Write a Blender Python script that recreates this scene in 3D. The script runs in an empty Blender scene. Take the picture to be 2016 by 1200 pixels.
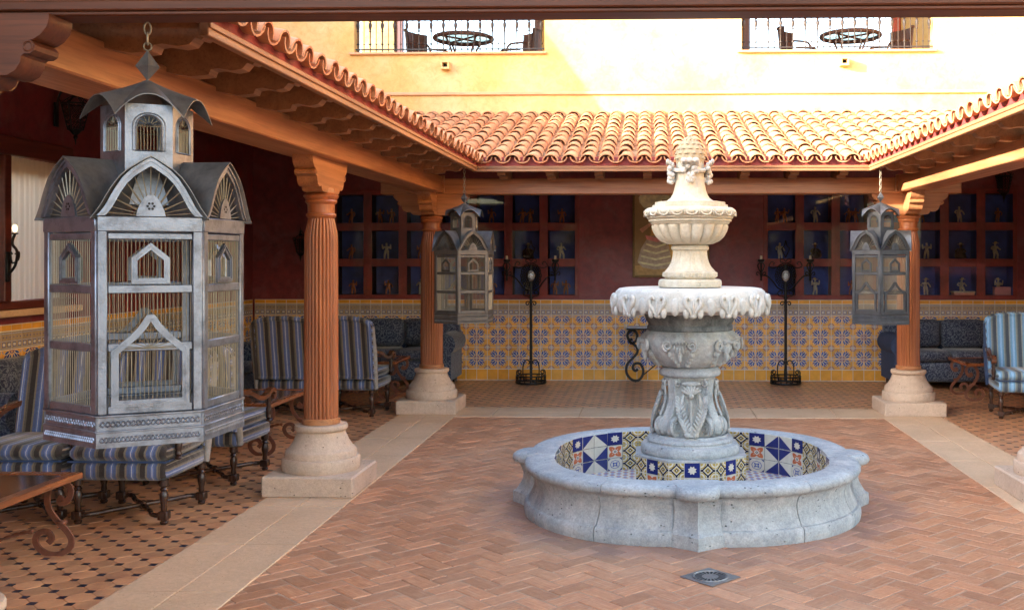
import bpy, math, random
from mathutils import Vector, Matrix
random.seed(11)
S = bpy.context.scene
C = S.collection
R = math.radians
PI = math.pi

# ------------------------------------------------------------------ camera
cam_d = bpy.data.cameras.new("camera")
cam = bpy.data.objects.new("camera", cam_d)
C.objects.link(cam)
cam.location = (0, 0, 1.70)
cam.rotation_euler = (R(90), 0, 0.030)
cam_d.sensor_width = 36.0
cam_d.lens = 36.6
cam_d.shift_x = -0.1027
cam_d.shift_y = -0.0451
cam_d.clip_start = 0.05
cam_d.clip_end = 2000
S.camera = cam

# ------------------------------------------------------------------ sky + sun
SUN_EL = R(15.2)
SUN_DIR = Vector((0.90 * math.cos(SUN_EL), 0.436 * math.cos(SUN_EL), -math.sin(SUN_EL)))  # travel direction
world = bpy.data.worlds.new("World")
S.world = world
world.use_nodes = True
wn = world.node_tree.nodes
wl = world.node_tree.links
wn.clear()
w_out = wn.new("ShaderNodeOutputWorld")
w_bg = wn.new("ShaderNodeBackground")
w_sky = wn.new("ShaderNodeTexSky")
w_sky.sky_type = 'NISHITA'
w_sky.sun_disc = False
w_sky.sun_elevation = SUN_EL
w_sky.sun_rotation = math.atan2(-SUN_DIR.x, -SUN_DIR.y)
w_sky.dust_density = 2.0
w_sky.ozone_density = 0.7
w_bg.inputs["Strength"].default_value = 0.15
wl.new(w_sky.outputs[0], w_bg.inputs["Color"])
wl.new(w_bg.outputs[0], w_out.inputs[0])

sun_d = bpy.data.lights.new("sun", 'SUN')
sun_d.energy = 2.3
sun_d.angle = R(0.5)
sun_d.color = (1.0, 0.92, 0.80)
sun = bpy.data.objects.new("sun", sun_d)
C.objects.link(sun)
sun.location = (-20, -12, 15)
sun.rotation_euler = SUN_DIR.to_track_quat('-Z', 'Y').to_euler()

S.view_settings.view_transform = 'Standard'
S.view_settings.look = 'None'
S.view_settings.gamma = 1.0
S.view_settings.use_curve_mapping = False
S.view_settings.exposure = 3.45
S.render.engine = 'CYCLES'
S.cycles.use_denoising = True
try:
    S.cycles.denoiser = 'OPENIMAGEDENOISE'
except Exception:
    pass
S.cycles.max_bounces = 10
S.cycles.diffuse_bounces = 6
S.cycles.glossy_bounces = 4
S.cycles.transparent_max_bounces = 12
S.cycles.caustics_reflective = False
S.cycles.caustics_refractive = False
S.cycles.sample_clamp_indirect = 8.0

# ------------------------------------------------------------------ mesh builder
class MB:
    def __init__(s, tk=1.0):
        s.v = []; s.f = []; s.m = []; s.tk = tk

    def add(s, vs, fs, mi=0, M=None):
        o = len(s.v)
        if M is not None:
            vs = [M @ Vector(p) for p in vs]
        s.v.extend([tuple(p) for p in vs])
        if isinstance(mi, int):
            s.m.extend([mi] * len(fs))
        else:
            s.m.extend(mi)
        s.f.extend([tuple(i + o for i in f) for f in fs])
        return s

    def merge(s, other, M=None, mi=None):
        return s.add(other.v, other.f, other.m if mi is None else mi, M)

    def box(s, x0, x1, y0, y1, z0, z1, b=0.0, mi=0, M=None):
        c = ((x0 + x1) / 2, (y0 + y1) / 2, (z0 + z1) / 2)
        h = (abs(x1 - x0) / 2, abs(y1 - y0) / 2, abs(z1 - z0) / 2)
        if b <= 0:
            vs = [(c[0] + h[0] * a, c[1] + h[1] * d, c[2] + h[2] * e) for a in (-1, 1) for d in (-1, 1) for e in (-1, 1)]
            fs = [(0, 1, 3, 2), (4, 6, 7, 5), (0, 4, 5, 1), (2, 3, 7, 6), (0, 2, 6, 4), (1, 5, 7, 3)]
            return s.add(vs, fs, mi, M)
        b = min(b, *[q * 0.95 for q in h])
        vs = []; idx = {}
        for a in (-1, 1):
            for d in (-1, 1):
                for e in (-1, 1):
                    for ax in range(3):
                        p = [h[0] - b, h[1] - b, h[2] - b]
                        p[ax] = h[ax]
                        sg = (a, d, e)
                        idx[(a, d, e, ax)] = len(vs)
                        vs.append(tuple(c[i] + sg[i] * p[i] for i in range(3)))
        fs = []
        def fix(f):
            ctr = [sum(vs[i][k] for i in f) / len(f) - c[k] for k in range(3)]
            p0, p1, p2 = (Vector(vs[f[0]]), Vector(vs[f[1]]), Vector(vs[f[2]]))
            n = (p1 - p0).cross(p2 - p0)
            if n.dot(Vector(ctr)) < 0:
                f = tuple(reversed(f))
            fs.append(tuple(f))
        for ax in range(3):
            o1, o2 = [i for i in range(3) if i != ax]
            for sg in (-1, 1):
                q = []
                for (u, w) in ((-1, -1), (1, -1), (1, 1), (-1, 1)):
                    k = [0, 0, 0]; k[ax] = sg; k[o1] = u; k[o2] = w
                    q.append(idx[(*k, ax)])
                fix(q)
        for ax in range(3):
            o1, o2 = [i for i in range(3) if i != ax]
            for u in (-1, 1):
                for w in (-1, 1):
                    k0 = [0, 0, 0]; k0[o1] = u; k0[o2] = w; k1 = list(k0)
                    k0[ax] = -1; k1[ax] = 1
                    fix([idx[(*k0, o1)], idx[(*k1, o1)], idx[(*k1, o2)], idx[(*k0, o2)]])
        for a in (-1, 1):
            for d in (-1, 1):
                for e in (-1, 1):
                    fix([idx[(a, d, e, 0)], idx[(a, d, e, 1)], idx[(a, d, e, 2)]])
        return s.add(vs, fs, mi, M)

    def sweep(s, path, section, scales=None, closed=False, cap=True, mi=0, M=None, up=None):
        """section: list of (a,b) in the plane normal to the path"""
        P = [Vector(p) for p in path]
        n = len(P); k = len(section)
        vs = []; fs = []
        prev = None
        for i in range(n):
            if closed:
                t = P[(i + 1) % n] - P[i - 1]
            else:
                t = P[min(i + 1, n - 1)] - P[max(i - 1, 0)]
            if t.length < 1e-9:
                t = Vector((0, 0, 1))
            t.normalize()
            if up is not None:
                u = Vector(up).cross(t)
                if u.length < 1e-6:
                    u = prev if prev is not None else Vector((1, 0, 0))
            elif prev is None:
                a = Vector((0, 0, 1)) if abs(t.z) < 0.9 else Vector((1, 0, 0))
                u = a.cross(t)
            else:
                u = prev - t * prev.dot(t)
            u.normalize(); prev = u
            w = t.cross(u)
            sc = 1.0 if scales is None else scales[i]
            for (a, b) in section:
                vs.append(P[i] + u * (a * sc) + w * (b * sc))
        m = n if closed else n - 1
        for i in range(m):
            for j in range(k):
                a0 = i * k + j; a1 = i * k + (j + 1) % k
                b0 = ((i + 1) % n) * k + j; b1 = ((i + 1) % n) * k + (j + 1) % k
                fs.append((a0, a1, b1, b0))
        if cap and not closed:
            fs.append(tuple(reversed(range(k))))
            fs.append(tuple(range((n - 1) * k, n * k)))
        return s.add(vs, fs, mi, M)

    def tube(s, path, r, n=8, closed=False, cap=True, mi=0, M=None):
        sec = [(math.cos(2 * PI * j / n), math.sin(2 * PI * j / n)) for j in range(n)]
        rs = [r * s.tk] * len(path) if not isinstance(r, (list, tuple)) else [x * s.tk for x in r]
        return s.sweep(path, sec, rs, closed, cap, mi, M)

    def bar(s, path, w, h, up=None, mi=0, M=None, closed=False):
        sec = [(-w / 2, -h / 2), (w / 2, -h / 2), (w / 2, h / 2), (-w / 2, h / 2)]
        return s.sweep(path, sec, None, closed, True, mi, M, up)

    def lathe(s, prof, n=32, mi=0, M=None, rf=None, cap=True):
        vs = []; fs = []
        for i, (r, z) in enumerate(prof):
            for j in range(n):
                t = 2 * PI * j / n
                rr = r if rf is None else rf(t, z, r, i)
                if isinstance(rr, tuple):
                    rr, zz = rr
                else:
                    zz = z
                vs.append((rr * math.cos(t), rr * math.sin(t), zz))
        for i in range(len(prof) - 1):
            for j in range(n):
                fs.append((i * n + j, i * n + (j + 1) % n, (i + 1) * n + (j + 1) % n, (i + 1) * n + j))
        if cap:
            fs.append(tuple(reversed(range(n))))
            fs.append(tuple(range((len(prof) - 1) * n, len(prof) * n)))
        return s.add(vs, fs, mi, M)

    def prism(s, poly, t0, t1, plane='xz', mi=0, M=None):
        def mp(u, v, t):
            return {'xz': (u, t, v), 'yz': (t, u, v), 'xy': (u, v, t)}[plane]
        n = len(poly)
        vs = [mp(u, v, t0) for u, v in poly] + [mp(u, v, t1) for u, v in poly]
        fs = [tuple(range(n)), tuple(reversed(range(n, 2 * n)))]
        fs += [(i, i + n, (i + 1) % n + n, (i + 1) % n) for i in range(n)]
        return s.add(vs, fs, mi, M)

    def sphere(s, c, r, n=8, m=6, mi=0, M=None):
        if not isinstance(r, tuple):
            r = (r, r, r)
        vs = [(c[0], c[1], c[2] - r[2])]
        for i in range(1, m):
            p = -PI / 2 + PI * i / m
            for j in range(n):
                t = 2 * PI * j / n
                vs.append((c[0] + r[0] * math.cos(p) * math.cos(t), c[1] + r[1] * math.cos(p) * math.sin(t), c[2] + r[2] * math.sin(p)))
        vs.append((c[0], c[1], c[2] + r[2]))
        fs = []
        for j in range(n):
            fs.append((0, 1 + (j + 1) % n, 1 + j))
            fs.append((len(vs) - 1, 1 + (m - 2) * n + j, 1 + (m - 2) * n + (j + 1) % n))
        for i in range(m - 2):
            for j in range(n):
                a = 1 + i * n
                fs.append((a + j, a + (j + 1) % n, a + n + (j + 1) % n, a + n + j))
        return s.add(vs, fs, mi, M)

    def poly(s, pts, mi=0, M=None):
        return s.add(pts, [tuple(range(len(pts)))], mi, M)

    def mesh(s, name, mats, smooth=None):
        me = bpy.data.meshes.new(name)
        me.from_pydata(s.v, [], s.f)
        if not isinstance(mats, (list, tuple)):
            mats = [mats]
        for m in mats:
            me.materials.append(m)
        if any(s.m):
            me.polygons.foreach_set("material_index", s.m)
        if smooth:
            me.polygons.foreach_set("use_smooth", [True] * len(s.f))
            me.set_sharp_from_angle(angle=R(smooth))
        me.update()
        return me

    def build(s, name, mats, parent=None, smooth=None, loc=None, rotz=0):
        return place(name, s.mesh(name, mats, smooth), parent, loc, rotz)


def place(name, me, parent=None, loc=None, rotz=0):
    o = bpy.data.objects.new(name, me)
    C.objects.link(o)
    if parent is not None:
        o.parent = parent
    if loc is not None:
        o.location = loc
    if rotz:
        o.rotation_euler = (0, 0, rotz)
    return o


def tag(o, label, cat, group=None):
    o['label'] = label
    o['category'] = cat
    if group:
        o['group'] = group
    return o


def thing(name, label, cat, loc=(0, 0, 0), rotz=0, group=None):
    o = bpy.data.objects.new(name, None)
    o.empty_display_size = 0.1
    C.objects.link(o)
    o.location = loc
    o.rotation_euler = (0, 0, rotz)
    return tag(o, label, cat, group)


def structure(o):
    o['kind'] = 'structure'
    return o


def stuff(o):
    o['kind'] = 'stuff'
    return o


def dup(root, loc, rotz, label, group=None):
    def cp(o, parent):
        c = o.copy(); C.objects.link(c)
        if parent is not None:
            c.parent = parent
        for ch in kids.get(o.name, []):
            cp(ch, c)
        return c
    kids = {}
    for o in root.children_recursive:
        kids.setdefault(o.parent.name, []).append(o)
    r = cp(root, None)
    r.location = loc; r.rotation_euler = (0, 0, rotz)
    r['label'] = label
    if group:
        r['group'] = group
    return r


def T(x=0, y=0, z=0, rz=0.0, s=1.0):
    return Matrix.Translation((x, y, z)) @ Matrix.Rotation(rz, 4, 'Z') @ Matrix.Scale(s, 4)


def spiral(cx, cz, r0, r1, a0, a1, n=14):
    return [(cx + (r0 + (r1 - r0) * i / n) * math.cos(a0 + (a1 - a0) * i / n),
             cz + (r0 + (r1 - r0) * i / n) * math.sin(a0 + (a1 - a0) * i / n)) for i in range(n + 1)]


def cubic(pts, k=4):
    """Catmull-Rom through points"""
    out = []
    P = [Vector(p) for p in pts]
    n = len(P)
    for i in range(n - 1):
        p0, p1, p2, p3 = P[max(i - 1, 0)], P[i], P[i + 1], P[min(i + 2, n - 1)]
        for j in range(k):
            t = j / k
            out.append(0.5 * ((2 * p1) + (p2 - p0) * t + (2 * p0 - 5 * p1 + 4 * p2 - p3) * t * t + (3 * p1 - p0 - 3 * p2 + p3) * t ** 3))
    out.append(P[-1])
    return out

# ------------------------------------------------------------------ materials
class NB:
    """little node helper"""
    def __init__(s, name):
        s.mat = bpy.data.materials.new(name)
        s.mat.use_nodes = True
        s.t = s.mat.node_tree
        s.t.nodes.clear()
        s.out = s.n("ShaderNodeOutputMaterial")
        s.p = s.n("ShaderNodeBsdfPrincipled")
        s.l(s.p.outputs[0], s.out.inputs[0])
        s._pos = None; s._rnd = None

    def n(s, ty, **kw):
        nd = s.t.nodes.new(ty)
        for k, v in kw.items():
            setattr(nd, k, v)
        return nd

    def l(s, a, b):
        s.t.links.new(a, b)

    def setin(s, nd, key, v):
        if hasattr(v, 'is_output'):
            s.l(v, nd.inputs[key])
        elif isinstance(v, (tuple, list)) and len(v) == 3 and nd.inputs[key].type == 'RGBA':
            nd.inputs[key].default_value = (*v, 1)
        else:
            nd.inputs[key].default_value = v

    def pos(s):
        if s._pos is None:
            s._pos = s.n("ShaderNodeNewGeometry")
        return s._pos.outputs["Position"]

    def obj(s):
        return s.n("ShaderNodeTexCoord").outputs["Object"]

    def rnd(s):
        if s._rnd is None:
            s.pos()
            oi = s.n("ShaderNodeObjectInfo")
            a = s.math('ADD', oi.outputs["Random"], s._pos.outputs["Random Per Island"])
            s._rnd = s.math('FRACT', a)
        return s._rnd

    def math(s, op, a, b=None, clamp=False):
        nd = s.n("ShaderNodeMath", operation=op, use_clamp=clamp)
        s.setin(nd, 0, a)
        if b is not None:
            s.setin(nd, 1, b)
        return nd.outputs[0]

    def vscale(s, v, sc):
        nd = s.n("ShaderNodeMapping")
        s.l(v, nd.inputs[0])
        nd.inputs["Scale"].default_value = sc
        return nd.outputs[0]

    def noise(s, v, scale, detail=4, rough=0.6, dist=0.0):
        nd = s.n("ShaderNodeTexNoise")
        s.l(v, nd.inputs["Vector"])
        nd.inputs["Scale"].default_value = scale
        nd.inputs["Detail"].default_value = detail
        nd.inputs["Roughness"].default_value = rough
        nd.inputs["Distortion"].default_value = dist
        return nd.outputs[0]

    def ramp(s, f, lo, hi):
        nd = s.n("ShaderNodeMapRange")
        nd.clamp = True
        s.l(f, nd.inputs[0])
        nd.inputs[1].default_value = lo
        nd.inputs[2].default_value = hi
        return nd.outputs[0]

    def mix(s, f, a, b, mode='MIX'):
        nd = s.n("ShaderNodeMix", data_type='RGBA', blend_type=mode)
        s.setin(nd, 0, f)
        s.setin(nd, 6, a)
        s.setin(nd, 7, b)
        return nd.outputs[2]

    def val(s, col, f):
        """multiply colour by scalar f"""
        nd = s.n("ShaderNodeHueSaturation")
        s.setin(nd, "Color", col)
        s.setin(nd, "Value", f)
        return nd.outputs[0]

    def bump(s, h, strength, dist=0.01):
        nd = s.n("ShaderNodeBump")
        s.l(h, nd.inputs["Height"])
        nd.inputs["Strength"].default_value = strength
        nd.inputs["Distance"].default_value = dist
        s.l(nd.outputs[0], s.p.inputs["Normal"])

    def done(s, col, rough=0.6, metal=0.0, spec=0.5):
        s.setin(s.p, "Base Color", col)
        s.setin(s.p, "Roughness", rough)
        s.setin(s.p, "Metallic", metal)
        s.setin(s.p, "Specular IOR Level", spec)
        return s.mat


def plain(name, col, rough=0.6, metal=0.0, var=0.25, scale=12.0, bump=0.0, bscale=60.0, spec=0.5, col2=None, rnd=0.0, v='pos', lo=.35, hi=.7):
    b = NB(name)
    v = b.pos() if v == 'pos' else b.obj()
    n1 = b.noise(v, scale, 5, 0.62)
    c2 = col2 if col2 is not None else tuple(x * (1 - var) for x in col)
    col_o = b.mix(b.ramp(n1, lo, hi), col, c2)
    if rnd:
        k = b.math('ADD', b.math('MULTIPLY', b.rnd(), rnd), 1 - rnd / 2)
        col_o = b.val(col_o, k)
    if bump:
        b.bump(b.noise(v, bscale, 4, 0.6), bump, 0.01)
    return b.done(col_o, rough, metal, spec)


def wood(name, c1, c2, axis, rough=0.38, rings=9.0, spec=0.5):
    b = NB(name)
    sc = [rings, rings, rings]; sc[axis] = rings * 0.07
    v = b.vscale(b.pos(), tuple(sc))
    n1 = b.noise(v, 1.0, 5, 0.6, 1.2)
    sc2 = [70, 70, 70]; sc2[axis] = 2.5
    n2 = b.noise(b.vscale(b.pos(), tuple(sc2)), 1.0, 3, 0.7)
    col = b.mix(b.ramp(n1, 0.3, 0.72), c1, c2)
    col = b.mix(b.math('MULTIPLY', b.ramp(n2, 0.5, 0.75), 0.55), col, tuple(x * 0.45 for x in c2))
    col = b.val(col, b.math('ADD', b.math('MULTIPLY', b.noise(b.pos(), 0.9, 3, .6), 0.6), 0.7))
    b.bump(n2, 0.12, 0.004)
    rr = b.math('ADD', b.math('MULTIPLY', n1, 0.25), rough - 0.1)
    return b.done(col, rr, 0, spec)


def stone(name, c1, c2, pit=0.35, grain=0.3, rough=0.85, stain=None, pitscale=38.0, scale=4.0):
    b = NB(name)
    v = b.pos()
    n1 = b.noise(v, scale, 6, 0.65)
    col = b.mix(b.ramp(n1, 0.33, 0.68), c1, c2)
    if stain is not None:
        n3 = b.noise(b.vscale(v, (3.0, 3.0, 1.1)), 1.6, 6, 0.7)
        col = b.mix(b.math('MULTIPLY', b.ramp(n3, 0.50, 0.70), 0.7), col, stain)
    vo = b.n("ShaderNodeTexVoronoi")
    b.l(b.vscale(v, (1.0, 1.0, 1.6)), vo.inputs["Vector"])
    vo.inputs["Scale"].default_value = pitscale
    n4 = b.noise(v, 9.0, 2, 0.5)
    pm = b.math('MULTIPLY', b.ramp(vo.outputs["Distance"], 0.20, 0.10), b.ramp(n4, 0.52, 0.60))
    col = b.mix(b.math('MULTIPLY', pm, min(1.0, pit * 2)), col, tuple(x * 0.32 for x in c2))
    n2 = b.noise(v, 95.0, 4, 0.75)
    n5 = b.noise(v, 28.0, 5, 0.75)
    col = b.val(col, b.math('ADD', b.math('MULTIPLY', b.ramp(n2, .3, .7), grain), 1 - grain / 2))
    col = b.val(col, b.math('ADD', b.math('MULTIPLY', b.ramp(n5, .32, .68), grain * .9), 1 - grain * .45))
    h = b.math('SUBTRACT', b.math('ADD', b.math('MULTIPLY', n2, 0.25), b.math('MULTIPLY', b.noise(v, 22.0, 4, .6), 0.7)), pm)
    b.bump(h, 0.75, 0.010)
    return b.done(col, rough, 0, 0.3)


M = {}
def brick_mat(name, ang):
    b = NB(name)
    mp = b.n("ShaderNodeMapping"); b.l(b.pos(), mp.inputs[0])
    mp.vector_type = 'TEXTURE'
    mp.inputs["Rotation"].default_value = (0, 0, ang)
    st = b.noise(b.vscale(mp.outputs[0], (5, 75, 5)), 1.0, 4, .7, .4)
    big = b.noise(b.pos(), 1.1, 5, .62)
    fine = b.noise(b.pos(), 22, 5, .7)
    col = b.mix(b.ramp(fine, .35, .7), (.50, .225, .108), (.40, .165, .080))
    col = b.mix(b.math('MULTIPLY', b.ramp(st, .50, .74), .75), col, (.60, .36, .22))
    col = b.mix(b.math('MULTIPLY', b.ramp(st, .46, .28), .45), col, (.22, .085, .05))
    col = b.mix(b.math('MULTIPLY', b.ramp(big, .45, .70), .45), col, (.54, .33, .20))
    # damp, dusty film round the fountain foot
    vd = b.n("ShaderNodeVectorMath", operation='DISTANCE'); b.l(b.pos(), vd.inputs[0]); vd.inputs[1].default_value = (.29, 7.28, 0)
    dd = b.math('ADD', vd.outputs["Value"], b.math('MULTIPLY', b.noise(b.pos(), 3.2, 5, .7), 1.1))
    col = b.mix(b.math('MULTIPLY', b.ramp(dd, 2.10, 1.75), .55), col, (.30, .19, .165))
    col = b.val(col, b.math('ADD', b.math('MULTIPLY', b.rnd(), .36), .82))
    b.bump(b.math('ADD', b.math('MULTIPLY', st, 1.4), b.noise(b.pos(), 9, 3, .6)), .55, .006)
    return b.done(col, b.math('ADD', b.math('MULTIPLY', fine, .3), .38), 0, .4)
M['brick_a'] = brick_mat('brick_clay_a', PI / 4)
M['brick_b'] = brick_mat('brick_clay_b', -PI / 4)
M['mortar'] = plain('mortar', (.48, .30, .19), .9, var=.3, scale=6, bump=.4)
M['saltillo'] = (lambda b: (b.bump(b.noise(b.pos(), 30, 4, .6), 0.25, 0.005), b.done(
    b.val(b.mix(b.ramp(b.noise(b.pos(), 5, 5, .65), .35, .68), (.62, .325, .16), (.44, .20, .10)),
          b.math('ADD', b.math('MULTIPLY', b.rnd(), .36), .82)), 0.30, 0, .5))[1])(NB('saltillo_clay'))
M['dot'] = plain('navy_insert', (.016, .016, .034), .3, var=.5, rnd=.8)
M['grout_floor'] = plain('floor_grout', (.50, .29, .16), .9, var=.3)
M['border'] = stone('border_stone', (.66, .45, .285), (.56, .37, .225), pit=.12, grain=.18, rough=.6, scale=1.8)
M['cantera'] = stone('column_stone', (.58, .44, .33), (.47, .345, .255), pit=.5, grain=.22, rough=.8, scale=2.5, pitscale=26)
M['f_grey'] = stone('fountain_grey_stone', (.42, .43, .425), (.29, .31, .325), pit=.75, grain=.4, stain=(.56, .55, .53), pitscale=24)
M['f_carved'] = stone('fountain_carved_stone', (.50, .50, .475), (.31, .33, .335), pit=.3, grain=.35, stain=(.36, .29, .18), scale=9)
M['f_dark'] = stone('fountain_stained_stone', (.20, .21, .21), (.06, .066, .07), pit=.3, grain=.4, stain=(.36, .36, .35), scale=9)
M['f_cream'] = stone('fountain_cream_stone', (.56, .50, .39), (.46, .39, .28), pit=.2, grain=.22, stain=(.64, .61, .54), scale=5)
M['f_white'] = stone('fountain_white_stone', (.60, .575, .52), (.46, .425, .36), pit=.2, grain=.25, stain=(.36, .35, .33), scale=8)
M['f_cone'] = stone('fountain_cone_stone', (.42, .34, .22), (.30, .24, .145), pit=.12, grain=.3, scale=14)
WC1, WC2 = (.50, .225, .095), (.28, .10, .038)
M['wood_x'] = wood('varnished_wood_x', WC1, WC2, 0)
M['wood_y'] = wood('varnished_wood_y', WC1, WC2, 1)
M['wood_z'] = wood('varnished_wood_z', (.42, .14, .05), (.25, .07, .022), 2, rough=.33)
M['wood_sof'] = wood('soffit_wood', (.36, .165, .07), (.22, .095, .04), 0, rough=.5)
M['wood_sofy'] = wood('soffit_wood_y', (.36, .165, .07), (.22, .095, .04), 1, rough=.5)
M['wood_near'] = wood('shaded_beam_wood_x', (.150, .040, .015), (.070, .017, .006), 0, rough=.45)  # varnished wood darkened: shade on the backlit near beam put into its colour
M['wood_dark'] = wood('dark_turned_wood', (.055, .022, .012), (.022, .009, .006), 2, rough=.25)
M['wood_arm'] = wood('arm_wood', (.14, .05, .022), (.06, .02, .01), 1, rough=.25)
M['wood_frame'] = wood('frame_wood', (.16, .03, .016), (.08, .014, .009), 1, rough=.35)
M['roof'] = (lambda b: (b.bump(b.noise(b.pos(), 40, 4, .6), .35, .006), b.done(
    b.mix(b.math('MULTIPLY', b.ramp(b.noise(b.pos(), 7, 5, .65), .45, .75), .7),
          b.mix(b.ramp(b.rnd(), .1, .95), (.50, .185, .085), (.54, .29, .15)),
          b.mix(b.ramp(b.rnd(), .4, .6), (.60, .37, .21), (.30, .115, .065))), .8, 0, .25))[1])(NB('roof_clay'))
M['red_paint'] = plain('red_mortar_paint', (.30, .045, .04), .7, var=.35, scale=9, bump=.3)
M['yellow'] = (lambda b: (b.bump(b.noise(b.pos(), 25, 5, .65), .35, .008), b.done(
    b.mix(b.math('MULTIPLY', b.ramp(b.noise(b.pos(), 9, 6, .75, .8), .42, .68), .5),
          b.mix(b.ramp(b.noise(b.pos(), 0.8, 5, .65), .38, .62), (.56, .365, .135), (.60, .455, .24)), (.43, .235, .07)), .85, 0, .2))[1])(NB('yellow_plaster'))
M['trim'] = plain('trim_plaster', (.62, .32, .17), .8, var=.2, scale=5)
M['burgundy'] = (lambda b: (b.bump(b.noise(b.pos(), 18, 5, .65), .3, .006), b.done(
    b.mix(b.math('MULTIPLY', b.ramp(b.noise(b.pos(), 2.2, 6, .7, .8), .48, .72), .65),
          b.mix(b.ramp(b.noise(b.pos(), 9, 5, .7), .35, .7), (.235, .031, .034), (.13, .019, .025)), (.24, .10, .10)), .42, 0, .5))[1])(NB('burgundy_plaster'))
M['lattice'] = plain('niche_red_paint', (.26, .034, .030), .45, var=.4, scale=6)
M['niche'] = plain('niche_blue_paint', (.036, .075, .36), .55, var=.55, scale=5, bump=.2)
M['g_yellow'] = plain('yellow_glaze', (.84, .44, .11), .22, var=.25, scale=14, rnd=.25)
M['g_amber'] = plain('amber_glaze', (.84, .40, .06), .22, var=.2, scale=10, rnd=.22)
M['g_blue'] = plain('blue_glaze', (.05, .095, .38), .22, var=.35, scale=40, rnd=.3)
M['g_grey'] = plain('greyblue_glaze', (.42, .47, .60), .22, var=.3, scale=40, rnd=.2)
M['g_white'] = plain('white_glaze', (.66, .62, .52), .2, var=.12, scale=20, rnd=.1)
M['g_tan'] = plain('tan_glaze', (.44, .33, .22), .25, var=.2, scale=30, rnd=.2)
M['g_navy'] = plain('navy_glaze', (.018, .028, .17), .18, var=.25, scale=20, rnd=.2)
M['g_dark'] = plain('black_blue_glaze', (.018, .018, .04), .2, var=.2, scale=20)
M['g_gold'] = plain('gold_glaze', (.50, .36, .10), .2, var=.2, scale=30)
M['g_orange'] = plain('orange_glaze', (.62, .17, .07), .2, var=.25, scale=30)
M['grout'] = plain('wall_grout', (.72, .68, .62), .85, var=.15)
M['silver'] = (lambda b: (b.bump(b.noise(b.pos(), 150, 3, .6), .35, .003), b.done(
    b.mix(b.ramp(b.noise(b.pos(), 14, 5, .7), .45, .75), (.235, .26, .315), (.095, .10, .118)), .38, .85, .5))[1])(NB('silver_paint'))
M['tan_paint'] = plain('tan_grey_paint', (.135, .118, .10), .5, .3, var=.4, scale=14, bump=.2)
M['slate_paint'] = plain('slate_grey_paint', (.065, .070, .082), .42, .45, var=.45, scale=14, bump=.2)
M['bounce_cream'] = plain('bounce_panel_plaster', (.72, .66, .56), .9, var=.1, scale=2)
M['tin'] = (lambda b: (b.bump(b.noise(b.pos(), 60, 3, .6), .2, .003), b.done(
    b.mix(b.ramp(b.noise(b.pos(), 9, 5, .7), .4, .7), (.20, .20, .205), (.10, .10, .105)), .48, .6, .5))[1])(NB('aged_tin'))
M['wire'] = plain('wire', (.32, .275, .20), .45, .5, var=.3, scale=20)
M['iron'] = plain('black_iron', (.018, .017, .017), .45, .5, var=.4, scale=30, bump=.2)
M['rust'] = plain('brown_iron', (.20, .075, .045), .5, .2, var=.4, scale=18, bump=.2)
M['plate'] = plain('drain_steel', (.30, .29, .29), .4, .7, var=.3, scale=40)
M['black'] = plain('dark_void', (.01, .01, .012), .8)
M['pewter'] = plain('pewter_medallion', (.55, .55, .55), .25, .9, var=.6, scale=55, bump=.9, bscale=70)
M['candle'] = plain('candle_wax', (.7, .62, .48), .6, var=.2)
M['clay_fig'] = plain('clay_figure', (.33, .12, .065), .7, var=.4, scale=60)
M['white_fig'] = plain('white_figure', (.46, .44, .39), .6, var=.3, scale=60)
M['dark_fig'] = plain('dark_figure', (.08, .06, .05), .6, var=.4, scale=60)
M['straw'] = plain('straw_hat', (.52, .40, .20), .8, var=.3, scale=80)
M['pinkbox'] = plain('pink_card', (.55, .25, .28), .7, var=.2)
def cloth_mat():
    b = NB('curtain_cloth')
    b.t.nodes.remove(b.p)
    d = b.n("ShaderNodeBsdfDiffuse"); d.inputs[0].default_value = (.68, .67, .60, 1)
    tl = b.n("ShaderNodeBsdfTranslucent"); tl.inputs[0].default_value = (.62, .62, .56, 1)
    mx = b.n("ShaderNodeMixShader"); mx.inputs[0].default_value = .55
    b.l(d.outputs[0], mx.inputs[1]); b.l(tl.outputs[0], mx.inputs[2]); b.l(mx.outputs[0], b.out.inputs[0])
    return b.mat
M['curtain'] = cloth_mat()
M['wicker'] = plain('wicker', (.11, .05, .038), .7, var=.6, scale=70, bump=.8, bscale=120)
M['baluster'] = plain('railing_iron', (.035, .026, .025), .5, .3, var=.4, scale=30)
M['door_frame'] = plain('door_frame_paint', (.17, .10, .12), .5, var=.2)
M['redpost'] = plain('red_post_paint', (.45, .09, .06), .6, var=.2)
M['hill'] = plain('hill_scrub', (.10, .11, .085), .95, var=.5, scale=.05)
M['ground'] = plain('earth', (.28, .22, .16), .95, var=.3, scale=.3)
M['brass'] = plain('frame_gilt', (.20, .12, .035), .45, .4, var=.4, scale=30)
M['p_bg'] = plain('canvas_ground', (0.270, 0.176, 0.068), .5, var=.6, scale=7, col2=(.34, .23, .09))
M['p_floor'] = plain('canvas_ochre', (0.594, 0.392, 0.135), .5, var=.5, scale=9)
M['p_cream'] = plain('canvas_cream', (0.850, 0.837, 0.513), .5, var=.4, scale=14)
M['p_pink'] = plain('canvas_rose', (0.850, 0.324, 0.297), .5, var=.3, scale=20)
M['p_grey'] = plain('canvas_grey', (0.540, 0.459, 0.338), .5, var=.4, scale=20)
M['p_gold'] = plain('canvas_gold', (0.783, 0.499, 0.121), .5, var=.4, scale=20)
M['p_dark'] = plain('canvas_dark', (.035, .02, .015), .5, var=.4, scale=20)
M['p_skin'] = plain('canvas_skin', (0.743, 0.392, 0.230), .5, var=.3, scale=20)

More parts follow.
